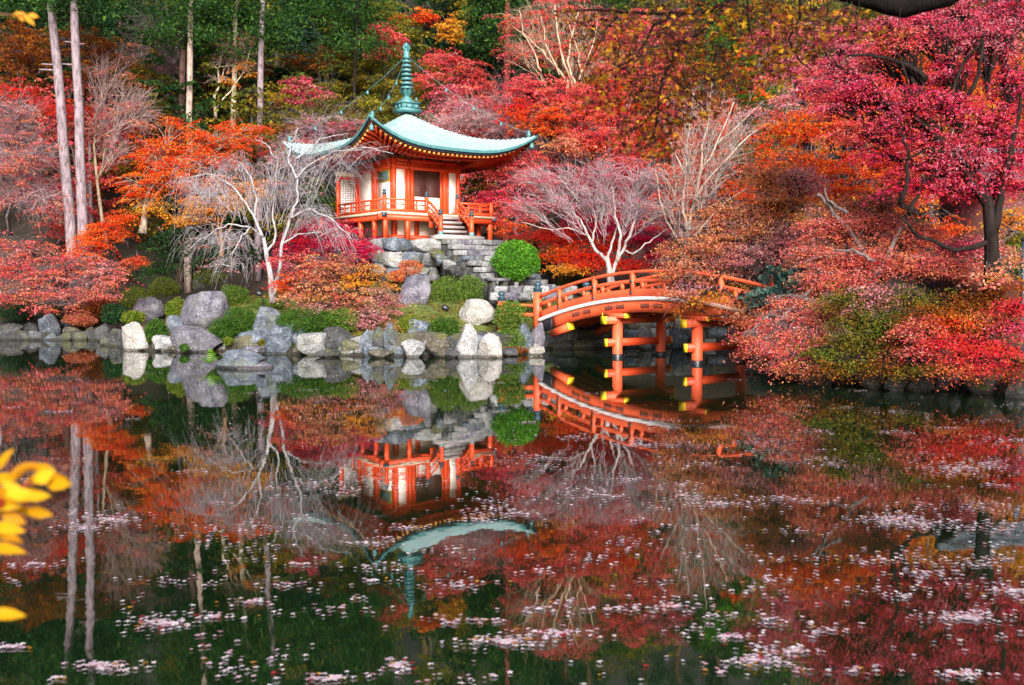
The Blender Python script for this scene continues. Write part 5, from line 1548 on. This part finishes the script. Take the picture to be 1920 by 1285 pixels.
# right side
T('glowing orange maple behind the crimson one on the right', (1560, 430), [(1470, 240, 66, 30, 33), (1540, 225, 66, 30, 33), (1610, 240, 60, 34, 33), (1680, 140, 60, 40, 34), (1740, 130, 60, 34, 34), (1790, 150, 60, 40, 34), (1480, 300, 70, 28, 32), (1570, 310, 80, 30, 32), (1670, 300, 70, 40, 32.5), (1600, 360, 70, 30, 31), (1520, 360, 60, 26, 31.5, 'scarlet'),
   (1700, 360, 60, 34, 32), (1760, 430, 60, 30, 32), (1700, 450, 60, 26, 31), (1850, 120, 60, 40, 35)], 'orange', 38000, .078, .17, GREY_BARK)
T('tan pink maple with fine leaves hanging over the bridge railing', (1480, 560), [(1290, 470, 54, 26, 29.5), (1350, 450, 66, 30, 29), (1420, 420, 70, 30, 29), (1330, 505, 60, 22, 28.8), (1400, 480, 66, 28, 28.5, 'dusty'), (1460, 380, 66, 30, 29, 'brownred'), (1300, 540, 46, 16, 28.2, 'dusty'), (1270, 505, 40, 22, 29.2), (1440, 330, 60, 24, 29.5, 'brownred'),
   (1370, 395, 50, 24, 29.6), (1480, 440, 50, 30, 28.5, 'dusty'), (1500, 340, 60, 28, 29.5, 'dusty'), (1390, 545, 40, 16, 28, 'amber'), (1405, 570, 34, 18, 27.6, 'rust'), (1290, 575, 44, 12, 27.8, 'rust'), (1330, 558, 46, 13, 27.3, 'amber'), (1385, 565, 44, 15, 27.0, 'tanpink'), (1265, 545, 34, 10, 28.0, 'tanpink'), (1420, 590, 36, 16, 26.6, 'tanpink')],
  'tanpink', 44000, .053, .15, DARK_BARK, limbs=[([(1500, 545, 28), (1460, 520, 28), (1430, 490, 28), (1400, 475, 28.2), (1350, 470, 28.6)], .07), ([(1430, 490, 28), (1400, 500, 28), (1330, 515, 28.2)], .045), ([(1425, 575, 27), (1390, 590, 27), (1340, 592, 27.2), (1300, 580, 27.5)], .045), ([(1500, 545, 28), (1505, 470, 28), (1490, 445, 28), (1460, 440, 28)], .05)],
  twigs=200, twig_col=(.30, .20, .21), twig_len=.7, twig_r=.008)
T('great crimson maple with dark limbs filling the right edge', (1862, 560), [(1620, 170, 62, 26, 24), (1700, 190, 66, 30, 23.5), (1780, 200, 70, 32, 23), (1860, 230, 66, 40, 22.5), (1600, 245, 56, 18, 24, 'coral'), (1670, 240, 60, 24, 23.5), (1740, 260, 66, 28, 23), (1820, 290, 66, 34, 22.5, 'pink'), (1890, 300, 50, 44, 22.3), (1730, 310, 62, 22, 23), (1790, 345, 56, 24, 22.5),
   (1860, 350, 56, 26, 22.5), (1680, 85, 66, 30, 24.5, 'coral'), (1760, 60, 70, 30, 24.5, 'pink'), (1850, 70, 70, 40, 24, 'pink'), (1900, 150, 50, 50, 23.5), (1640, 110, 40, 26, 25, 'pink'), (1780, 130, 60, 26, 24), (1650, 290, 46, 16, 23.6, 'magenta'), (1700, 350, 44, 16, 23, 'magenta'), (1560, 205, 40, 12, 24.4), (1960, 240, 60, 90, 22.5), (1800, 20, 80, 20, 25, 'pink'), (1600, 150, 50, 18, 24.6), (1560, 120, 46, 18, 25, 'pink'), (1650, 50, 50, 22, 25, 'pink'), (1590, 180, 60, 14, 24.6, 'coral'), (1530, 165, 40, 12, 25), (1890, 20, 60, 40, 24.5, 'crimson'), (1720, 30, 50, 20, 25)],
  'crimson', 74000, .062, .17, DARK_BARK, auto=False, trunk=[(1862, 560, 22), (1860, 500, 22), (1858, 440, 22), (1852, 380, 22), (1840, 350, 22.2)],
  limbs=[([(1850, 390, 22), (1810, 320, 22.3), (1770, 270, 22.8), (1730, 190, 23.4), (1700, 130, 24)], .11), ([(1770, 270, 22.6), (1720, 220, 23), (1690, 120, 23.4)], .08), ([(1735, 150, 23.5), (1690, 115, 23.8), (1640, 105, 24), (1590, 105, 24)], .07), ([(1860, 440, 22), (1880, 350, 22), (1900, 260, 22), (1915, 180, 22)], .10), ([(1820, 320, 22.2), (1790, 290, 22.2), (1740, 280, 22.4), (1690, 300, 22.6)], .06),
         ([(1778, 200, 23), (1810, 110, 23), (1850, 60, 23)], .05), ([(1820, 180, 22.8), (1840, 120, 22.8), (1842, 70, 23)], .06), ([(1858, 450, 22), (1800, 470, 21.8), (1720, 440, 21.8), (1690, 410, 21.8)], .07), ([(1690, 380, 22.5), (1700, 340, 22.5), (1698, 270, 22.6), (1690, 240, 22.8)], .06), ([(1705, 400, 22.6), (1720, 370, 22.6), (1735, 330, 22.6)], .06)],
  twigs=120, twig_col=DARK_BARK, twig_len=.7, twig_r=.008)
T('coral pink maple hanging down to the water at the right of the bridge', (1620, 640), [(1560, 420, 66, 26, 25.5), (1640, 420, 70, 26, 25), (1720, 440, 60, 24, 24.5), (1510, 470, 46, 20, 25.5), (1580, 480, 70, 26, 25), (1660, 485, 70, 24, 24.5), (1740, 490, 66, 22, 24), (1800, 500, 60, 22, 23.5), (1540, 520, 60, 20, 24.5), (1600, 520, 50, 16, 24.2),
   (1480, 570, 44, 18, 24), (1510, 600, 52, 24, 23.6), (1450, 615, 50, 22, 23.4), (1500, 640, 56, 24, 23), (1430, 650, 40, 18, 22.8), (1470, 680, 36, 14, 22.6), (1400, 632, 26, 10, 23), (1560, 570, 40, 24, 23.8, 'tanpink'), (1540, 620, 30, 30, 23.4, 'tanpink'), (1590, 390, 60, 22, 26, 'tanpink'), (1660, 370, 50, 20, 25.6, 'tanpink'), (1820, 460, 50, 20, 23.8, 'pink'), (1880, 480, 40, 16, 23.5, 'tanpink')],
  'rose', 72000, .052, .17, GREY_BARK, limbs=[([(1630, 600, 24.4), (1640, 520, 24.6), (1620, 470, 24.8), (1560, 390, 25), (1530, 365, 25)], .11), ([(1590, 400, 24.8), (1550, 375, 24.9), (1545, 350, 25)], .05), ([(1640, 520, 24.4), (1690, 430, 24.3), (1730, 410, 24.4)], .08), ([(1720, 400, 24), (1690, 385, 24), (1685, 360, 24.2)], .09), ([(1640, 490, 24), (1600, 470, 24), (1560, 470, 24.2)], .05)],
  twigs=110, twig_col=(.24, .15, .15), twig_len=.6, twig_r=.007)
T('olive green maple with thin leaves low over the right shore', (1660, 690), [(1590, 560, 54, 24, 22.6), (1650, 555, 60, 24, 22.4, 'dusty'), (1720, 560, 60, 24, 22), (1780, 570, 50, 24, 21.8, 'rust'), (1610, 600, 50, 24, 22.2), (1680, 605, 60, 26, 21.9, 'mossg'), (1580, 640, 44, 22, 22), (1640, 645, 54, 22, 21.8), (1700, 650, 46, 18, 21.5, 'rust'), (1760, 620, 50, 24, 21.6, 'olive'), (1830, 560, 50, 26, 21.8, 'rust'), (1870, 610, 44, 30, 21.2, 'brownred'), (1540, 660, 30, 16, 22, 'mossg'), (1600, 678, 50, 14, 21.4), (1660, 684, 50, 14, 21.0, 'rust'), (1560, 690, 40, 12, 21.6, 'rust'), (1720, 686, 40, 12, 20.6, 'olive'), (1500, 690, 36, 12, 22, 'tanpink')],
  'olive', 32000, .052, .12, DARK_BARK, twigs=60, twig_col=(.16, .11, .10), twig_r=.007)
T('bright scarlet maple bough low at the right shore', (1830, 700), [(1720, 612, 40, 18, 20.8, 'rose'), (1770, 640, 44, 20, 20.5), (1830, 648, 50, 16, 20.3), (1880, 655, 40, 16, 20.1), (1800, 672, 40, 8, 20.1), (1740, 585, 40, 16, 21, 'rust'), (1790, 690, 40, 10, 19.8, 'brownred'), (1850, 684, 50, 12, 19.7), (1910, 690, 40, 14, 19.4, 'rust'), (1850, 600, 40, 16, 20.8, 'brownred'), (1910, 575, 30, 18, 20.5), (1780, 600, 40, 14, 20.8, 'orange'), (1905, 610, 30, 16, 20.3, 'crimson'), (1720, 650, 30, 12, 20.7, 'rose')], 'redpink', 19000, .052, .09, DARK_BARK)
T('dark teal leaved camellia between the bridge and the coral maple', (1490, 650), [(1465, 510, 26, 16, 26.4), (1480, 535, 40, 14, 26.2), (1510, 530, 26, 14, 26), (1435, 555, 24, 12, 26.3), (1520, 585, 22, 14, 25.3)], 'bluegreen', 2600, .13, .07, DARK_BARK, name='camellia_tree', cat='evergreen tree', flat=.3)
T('yellow green hedge tree behind the crimson trunk at the right edge', (1905, 560), [(1890, 400, 40, 26, 28, 'amber'), (1910, 440, 36, 24, 28), (1880, 480, 40, 26, 27.5, 'green'), (1850, 520, 40, 20, 21.4, 'tanpink'), (1890, 545, 40, 22, 21.2, 'rust'), (1905, 510, 30, 30, 27, 'green'), (1850, 450, 40, 24, 29, 'tanpink')], 'yolive', 5500, .085, .08)
T('rust brown maple at the top behind the thick black bough', (1500, 380), [(1450, 60, 60, 40, 42), (1530, 80, 60, 40, 42, 'pink'), (1590, 60, 60, 40, 41, 'pink'), (1480, 130, 60, 30, 41, 'pink'), (1550, 150, 60, 30, 40, 'coral'), (1640, 40, 60, 40, 42, 'olive'), (1420, 20, 60, 30, 44, 'green'), (1760, 20, 80, 30, 44, 'yolive'), (1490, 190, 60, 26, 39, 'dusty'), (1560, 180, 60, 24, 38, 'coral'), (1430, 215, 50, 20, 39, 'dusty')], 'pink', 21000, .10, .16)

# ------------------------------------------------------------------ tiled roof house at the right edge
def build_house():
    c = P(1905, 338, 34)
    root = empty('tiled_house', (c[0], c[1], gz(c[0], c[1])), .15); tag(root, 'house with a blue grey tiled roof half hidden behind the crimson maple', 'house')
    h = c[2] - gz(c[0], c[1])
    mb = MB(); mb.box((1.6, 1.5, h / 2 - .3), (5.2, 3.0, h + .1)); mb.build('wall', DARKWOOD, root)
    mb = MB()
    for s in (-1, 1):
        mb.bar((1.6, 1.5 + s * 2.2, h - .1), (1.6, 1.5, h + 1.1), 6.4, .12)
    rf = mb.build('roof', ROCKS['lav'], root)
    mb0 = MB(); mb0.tube([(0, 0, 0), (0, .98, .535)], .075, 8); tm = mb0.mesh('tile_row', ROCKS['blue'], True)
    for k in range(26):
        for j in range(2):
            link_mesh('roof_tile', tm, rf, (-1.45 + k * .245, -.72 + j * 1.05, h - .06 + j * .57))
    mb = MB(); mb.bar((-1.7, 1.5, h + 1.2), (4.9, 1.5, h + 1.2), .28, .26); mb.build('ridge', ROCKS['blue'], rf)
build_house()
def build_post():
    c = P(1919, 520, 24); g = gz(c[0], c[1])
    root = empty('blue_post', (c[0], c[1], g)); tag(root, 'dark blue post at the right edge beside the hedge', 'post')
    mb = MB(); mb.lathe([(.06, -.2), (.06, c[2] - g + .9)], (0, 0, 0), 12); mb.build('shaft', BLUEMETAL, root, True)
    mb = MB(); mb.lathe([(.08, 0), (.08, .06), (.02, .1)], (0, 0, c[2] - g + .9), 12); mb.build('cap', BLACKMETAL, root, True)
build_post()

# ------------------------------------------------------------------ star shaped maple leaves
def star_mesh(name, col, lobes=5, cup=.12, seed=0):
    r = np.random.default_rng(seed)
    v, m = [(0, 0, 0)], lobes * 2 + 1
    ang = np.linspace(-2.5, 2.5, lobes)
    pts = []
    for i, a in enumerate(ang):
        L = (1 - .28 * abs(a) / 2.5) * r.uniform(.85, 1.08)
        if i: pts.append(((ang[i - 1] + a) / 2, .36))
        pts.append((a, L))
    pts.append((math.pi, .15))
    for a, L in pts: v.append((math.sin(a) * L * .5, math.cos(a) * L * .5, -cup * L * L + r.normal() * .02))
    n = len(pts)
    f = np.array([[0, 1 + (i + 1) % n, 1 + i] for i in range(n)])
    mb = MB(); mb.add(v, f, col)
    return mb.mesh(name, LEAF), np.array(v), f
def rand_rot(n, tilt):
    """rotation matrices: a turn about the leaf's own axis, then a lean of about `tilt` radians"""
    a = rng.uniform(0, 2 * math.pi, n); th = np.abs(rng.normal(size=n)) * tilt; ph = rng.uniform(0, 2 * math.pi, n)
    out = []
    for i in range(n):
        out.append(np.array(Matrix.Rotation(ph[i], 3, 'Z') @ Matrix.Rotation(th[i], 3, 'X') @ Matrix.Rotation(a[i], 3, 'Z')))
    return np.array(out)

def overhanging_maple():
    b = np.array([6.4, 4.6, gz(6.4, 4.6)])
    root = empty('overhanging_maple', b); tag(root, 'dark overhanging maple bough with mustard yellow and purple brown leaves at the top', 'maple tree')
    def path(ps, r0, r1, name='limb', n=8):
        pp = np.array([p if len(p) == 3 and isinstance(p, np.ndarray) else P(*p) for p in ps]) - b
        t = np.linspace(0, len(pp) - 1, len(pp) * 4); i = np.minimum(t.astype(int), len(pp) - 2); fr = (t - i)[:, None]; fr = fr * fr * (3 - 2 * fr) * .4 + fr * .6
        pts = pp[i] * (1 - fr) + pp[i + 1] * fr + rng.normal(size=(len(t), 3)) * r0 * .12
        mb = MB(); mb.tube(pts, np.linspace(r0, r1, len(t)), n, (.007, .005, .005)); return mb.build(name, BARK, root, True)
    path([np.array([6.4, 4.6, -.3 + b[2]]), np.array([6.2, 4.9, 2.2]), np.array([5.4, 5.6, 3.8]), (2050, -120, 6.3)], .2, .13, 'trunk', 10)
    path([(2050, -120, 6.3), (1800, -20, 6.3), (1690, 18, 6.3), (1600, -10, 6.3), (1500, -40, 6.3), (1390, -12, 6.4)], .085, .04)
    path([(1390, -12, 6.4), (1340, 18, 6.4), (1270, 26, 6.4), (1190, 24, 6.4), (1120, 18, 6.5), (1040, 22, 6.6)], .018, .006)
    path([(1385, -8, 6.4), (1330, 45, 6.3), (1270, 95, 6.3), (1240, 150, 6.2), (1230, 230, 6.2), (1225, 260, 6.2)], .016, .005)
    path([(1270, 26, 6.4), (1225, 48, 6.4), (1210, 80, 6.4), (1190, 110, 6.4), (1140, 135, 6.5)], .012, .004)
    path([(1500, -30, 6.2), (1500, 35, 6.1), (1478, 75, 6.1), (1500, 115, 6.1), (1520, 130, 6.1)], .011, .004)
    path([(1400, -20, 6.2), (1402, 40, 6.2), (1412, 80, 6.2)], .009, .004)
    path([(1230, 200, 6.2), (1205, 235, 6.2), (1165, 255, 6.2)], .007, .003)
    path([(1250, 140, 6.2), (1300, 180, 6.2), (1330, 215, 6.2)], .007, .003)
    path([(1160, 30, 6.5), (1140, 50, 6.5), (1105, 115, 6.5), (1080, 120, 6.5)], .006, .003)
    pads = [(1150, 50, 60, 34, 110), (1230, 60, 80, 50, 190), (1320, 60, 80, 50, 260), (1420, 40, 80, 44, 280), (1500, 60, 60, 50, 240), (1150, 130, 60, 40, 130), (1230, 140, 70, 50, 250), (1310, 150, 70, 40, 220), (1400, 130, 70, 40, 200), (1480, 120, 50, 30, 90),
            (1120, 190, 44, 24, 70), (1190, 200, 56, 30, 120), (1250, 215, 50, 36, 140), (1310, 200, 44, 30, 110), (1180, 260, 44, 30, 90), (1240, 265, 44, 26, 90), (1560, 40, 50, 30, 110), (1620, 50, 60, 30, 60), (1640, 70, 60, 24, 36), (1080, 35, 40, 24, 36), (1090, 80, 30, 18, 26), (1350, 10, 120, 24, 160), (1225, 285, 30, 16, 30)]
    cols = [(.52, .27, .014), (.48, .19, .012), (.12, .025, .024), (.15, .03, .03), (.34, .08, .014), (.06, .018, .024), (.50, .28, .015), (.22, .06, .018)]
    stars = [star_mesh('maple_leaf', c, 7 if k % 2 else 5, .14, k) for k, c in enumerate(cols)]
    cand = []
    for (px, py, rx, ry, n) in pads:
        for q in range(int(n * 1.45)):
            a, r = rng.uniform(0, 6.28), math.sqrt(rng.random())
            x, y = px + math.cos(a) * r * rx, py + math.sin(a) * r * ry
            Y = 6.3 + rng.normal() * .28
            cand.append((x, y, Y))
    rng.shuffle(cand)
    n = len(cand)
    R = rand_rot(n, .75)
    size = rng.uniform(.038, .066, n)
    rest = MB()
    vis = 0
    for i, (x, y, Y) in enumerate(cand):
        k = int(rng.integers(len(stars)))
        p = P(x, y, Y) - b
        if vis < 296 and 0 < y < 640 and size[i] > .052:
            vis += 1
            M = Matrix(R[i].tolist()).to_4x4(); M = Matrix.Translation(p.tolist()) @ M @ Matrix.Scale(float(size[i]), 4)
            o = bpy.data.objects.new('leaf', stars[k][0]); COL.objects.link(o); o.parent = root; o.matrix_local = M
        else:
            rest.add((stars[k][1] * size[i]) @ R[i].T + p, stars[k][2], np.array(cols[k]) * rng.uniform(.8, 1.2))
    rest.build('leaves', LEAF, root, kind='stuff')
    # fine petioles joining leaf masses
    tm = MB()
    q = np.array([P(*c) for c in cand[:500]]) - b
    e = q + np.stack([rng.normal(size=500) * .10, rng.normal(size=500) * .08, np.abs(rng.normal(size=500)) * .16 + .05], 1)
    t = np.linspace(0, 1, 4)[None, :, None]
    tubes(tm, e[:, None] * (1 - t) + q[:, None] * t, [.003, .0025, .002, .0015], (.03, .02, .02))
    tm.build('twigs', BARK, root, kind='stuff')
overhanging_maple()

# ------------------------------------------------------------------ blurred yellow leaves close to the camera
def oval_leaf(mb, c, d, n, L, w, col):
    d = np.asarray(d, float) / np.linalg.norm(d); s = np.cross(d, n); s = s / np.linalg.norm(s); u = np.cross(s, d)
    prof = [(0, .02), (.18, .32), (.42, .5), (.68, .40), (.88, .18), (1, .01)]
    V = []
    for t, ww in prof:
        m = c + d * L * t - u * L * .12 * t * t
        V += [m - s * w * ww + u * w * .10 * (ww > .1), m, m + s * w * ww + u * w * .10 * (ww > .1)]
    F = []
    for i in range(5):
        F += [[3 * i, 3 * i + 1, 3 * i + 4, 3 * i + 3], [3 * i + 1, 3 * i + 2, 3 * i + 5, 3 * i + 4]]
    mb.add(V, np.array(F), col)
def yellow_branch():
    b = np.array([-1.0, 1.25, gz(-1.0, 1.25)])
    root = empty('yellow_shrub', b); tag(root, 'blurred bright yellow leaves of a shrub close to the camera', 'shrub')
    mb = MB(); mb.tube(np.array([(-1.0, 1.25, b[2] - .1), (-.98, 1.28, 1.5), P(-60, 1180, 1.32), P(-30, 1000, 1.32), P(-10, 880, 1.32)]) - b, [.014, .012, .008, .005, .003], 7, (.12, .05, .03)); mb.build('stem', BARK, root, True)
    mb = MB(); mb.tube(np.array([P(-30, 1000, 1.32), P(20, 930, 1.32), P(60, 900, 1.33)]) - b, [.004, .003, .002], 6, (.2, .05, .03)); mb.build('stem', BARK, root, True)
    spec = [(-20, 905, 60, -15), (20, 890, 50, -25), (5, 925, 70, 5), (45, 905, 60, -20), (75, 885, 55, 12), (60, 895, 60, 0), (40, 935, 55, -8), (20, 950, 60, 18), (50, 955, 45, 14), (0, 960, 50, 25), (-25, 945, 60, 5), (80, 898, 45, 22), (-20, 985, 60, 10), (25, 905, 45, -50),
            (65, 905, 40, -35), (-10, 885, 50, -55), (30, 920, 60, 10), (-10, 1000, 50, 15), (5, 978, 40, 30), (-25, 1025, 66, 6), (-30, 1150, 76, 2), (-25, 915, 70, 20), (5, 900, 60, 45), (45, 880, 48, -10), (85, 905, 40, 5)]
    for k, (x, y, l, a) in enumerate(spec):
        Y = 1.32 + rng.normal() * .05
        c = P(x, y, Y) - b
        e = P(x + l * math.cos(math.radians(a)), y + l * math.sin(math.radians(a)), Y + rng.normal() * .015) - b
        col = np.array([(.70, .36, .008), (.62, .28, .01), (.74, .44, .015), (.66, .33, .008)][k % 4])
        mb = MB(); oval_leaf(mb, c, e - c, np.array([0, -.75, .6]) + rng.normal(size=3) * .35, np.linalg.norm(e - c) * 1.05, .015 + .005 * rng.random(), col)
        mb.build('leaf', LEAF, root)
    for k, (x, y, l, a) in enumerate([(-5, 955, 26, -70), (40, 915, 22, 60), (50, 925, 24, 100)]):
        c = P(x, y, 1.3) - b; e = P(x + l * math.cos(math.radians(a)), y + l * math.sin(math.radians(a)), 1.3) - b
        mb = MB(); oval_leaf(mb, c, e - c, np.array([0, -.8, .5]), np.linalg.norm(e - c), .012, (.30, .02, .02)); o = mb.build('leaf', LEAF, root); o['label'] = 'dark red leaf'
yellow_branch()
def orange_sprig():
    b = np.array([-2.2, 2.2, gz(-2.2, 2.2)])
    root = empty('orange_sapling', b); tag(root, 'tip of a blurred orange leafed sapling at the top left corner', 'sapling')
    mb = MB(); mb.tube(np.array([(-2.2, 2.2, b[2] - .1), (-2.0, 2.15, 2.2), P(-260, 60, 2.1), P(-40, 25, 2.1), P(45, 30, 2.1)]) - b, [.02, .014, .008, .004, .002], 7, (.10, .05, .03)); mb.build('stem', BARK, root, True)
    for k, (x, y, l, a) in enumerate([(28, 24, 26, 15), (45, 30, 26, 40), (36, 22, 20, 70), (20, 30, 22, -10), (52, 28, 20, 10)]):
        c = P(x, y, 2.1) - b; e = P(x + l * math.cos(math.radians(a)), y + l * math.sin(math.radians(a)), 2.1) - b
        mb = MB(); oval_leaf(mb, c, e - c, np.array([0, -.8, .5]) + rng.normal(size=3) * .3, np.linalg.norm(e - c), .012, (.80, .34, .03)); mb.build('leaf', LEAF, root)
orange_sprig()

# ------------------------------------------------------------------ fallen leaves floating on the pond
def floating():
    pts = []
    fixed = [(1680, 975, 80, 24, 230), (1730, 985, 60, 20, 120), (1350, 945, 110, 16, 170), (1280, 930, 40, 12, 50), (1420, 1240, 60, 22, 110), (1490, 1222, 60, 12, 60), (1370, 1195, 44, 12, 60), (1810, 1160, 70, 14, 120), (1900, 1110, 60, 24, 110), (950, 1205, 90, 18, 150), (1050, 1190, 70, 14, 90), (830, 1165, 60, 12, 20),
             (310, 1172, 60, 14, 120), (400, 1158, 40, 8, 40), (190, 1250, 60, 12, 90), (210, 975, 60, 18, 160), (150, 990, 60, 12, 80), (60, 1060, 40, 10, 40), (470, 1130, 40, 10, 50), (620, 1275, 50, 12, 60), (750, 1250, 40, 14, 50), (1130, 930, 60, 10, 60), (1180, 900, 60, 12, 70), (1100, 920, 40, 10, 40), (1790, 880, 80, 20, 220), (1850, 870, 70, 20, 150),
             (1560, 870, 80, 16, 70), (1900, 825, 80, 16, 110), (760, 990, 60, 8, 60), (900, 975, 60, 10, 70), (960, 965, 50, 10, 60), (720, 1010, 40, 6, 30), (1080, 820, 60, 10, 60), (1200, 835, 80, 12, 90), (1330, 870, 90, 12, 60), (1420, 830, 80, 12, 70), (60, 900, 50, 6, 25), (1600, 1260, 50, 10, 20), (1880, 1050, 40, 8, 30), (1250, 1140, 60, 10, 50), (1140, 1145, 50, 8, 40),
             (560, 1060, 30, 8, 24), (700, 1020, 50, 6, 30), (700, 1090, 40, 8, 24), (1010, 1145, 40, 8, 20), (905, 1165, 50, 8, 40), (20, 1215, 60, 8, 40), (110, 1275, 30, 6, 10), (1030, 860, 60, 10, 60), (1700, 1120, 30, 8, 14), (1800, 1265, 60, 12, 60), (1660, 1050, 60, 10, 24), (1740, 1075, 60, 10, 40)]
    for (x, y, rx, ry, n) in fixed:
        n = int(n * .8)
        a = rng.uniform(0, 6.28, n); r = np.abs(rng.normal(size=n)) * .62
        X, Yp = x + np.cos(a) * r * rx * 1.15, y + np.sin(a) * r * ry * .8
        pts += [PW(q, w)[:2] for q, w in zip(X, Yp)]
    # many small rafts all over, denser to the right
    for k in range(330):
        y = 1285 - 590 * rng.random() ** .55; x = rng.uniform(0, 1920)
        if y < 760 and not (x > 1300 or rng.random() < .25): continue
        if rng.random() > .35 + .65 * x / 1920: continue
        c = PW(x, y)[:2]; n = int(rng.geometric(.075)); s = rng.uniform(.035, .10) * (1 + .03 * n)
        st = rng.normal(size=(n, 2)) * np.array([s * 1.6, s]); st[:, 0] += st[:, 1] * rng.normal() * .8
        pts += list(c + st)
    for k in range(260):
        y = 1285 - 600 * rng.random() ** .5; x = rng.uniform(-20, 1940)
        if rng.random() > .3 + .7 * x / 1920: continue
        pts.append(PW(x, y)[:2])
    pts = np.array(pts); pts = pts[pond_dist(pts[:, 0], pts[:, 1]) < -.15]
    pts = pts[np.argsort(pts[:, 1])]
    cols = [(.80, .68, .76), (.68, .50, .60), (.82, .72, .78), (.56, .30, .38), (.76, .64, .70), (.40, .035, .045), (.74, .58, .68), (.55, .26, .05), (.66, .46, .55), (.82, .75, .81)]  # pale tones put the white sky glare into the leaf colour
    stars = [star_mesh('floating_leaf', c, 7 if k % 2 else 5, .05, 40 + k) for k, c in enumerate(cols)]
    n = len(pts); R = rand_rot(n, .10); size = rng.uniform(.04, .075, n)
    rest = MB(); cnt = 0
    for i, (x, y) in enumerate(pts):
        k = int(rng.integers(len(cols)))
        if k in (5, 7) and rng.random() < .5: k = 0
        z = .012 + .004 * rng.random()
        inframe = abs(x) < .53 * y
        if cnt < 290 and inframe and size[i] > .048:
            cnt += 1
            o = bpy.data.objects.new('floating_leaf', stars[k][0]); COL.objects.link(o)
            o.matrix_world = Matrix.Translation((x, y, z)) @ Matrix(R[i].tolist()).to_4x4() @ Matrix.Scale(float(size[i]), 4)
            nm = 'dark red' if k == 5 else ('orange' if k == 7 else 'glare-paled pink')
            tag(o, nm + ' maple leaf afloat on the near dark water', 'leaf', nm + ' leaves afloat near the camera')
        else:
            rest.add((stars[k][1] * size[i]) @ R[i].T + np.array([x, y, z]), stars[k][2], np.array(cols[k]) * rng.uniform(.85, 1.1))
    o = rest.build('floating_leaves', LEAF); o['kind'] = 'stuff'; o['label'] = 'rafts of fallen leaves painted pale with sky glare floating on the pond'
    _t = 0
    for m in bpy.data.meshes:
        if m.users: _t += len(m.loops) - 2 * len(m.polygons)
    print('floating', n, 'unique tris', _t)
floating()
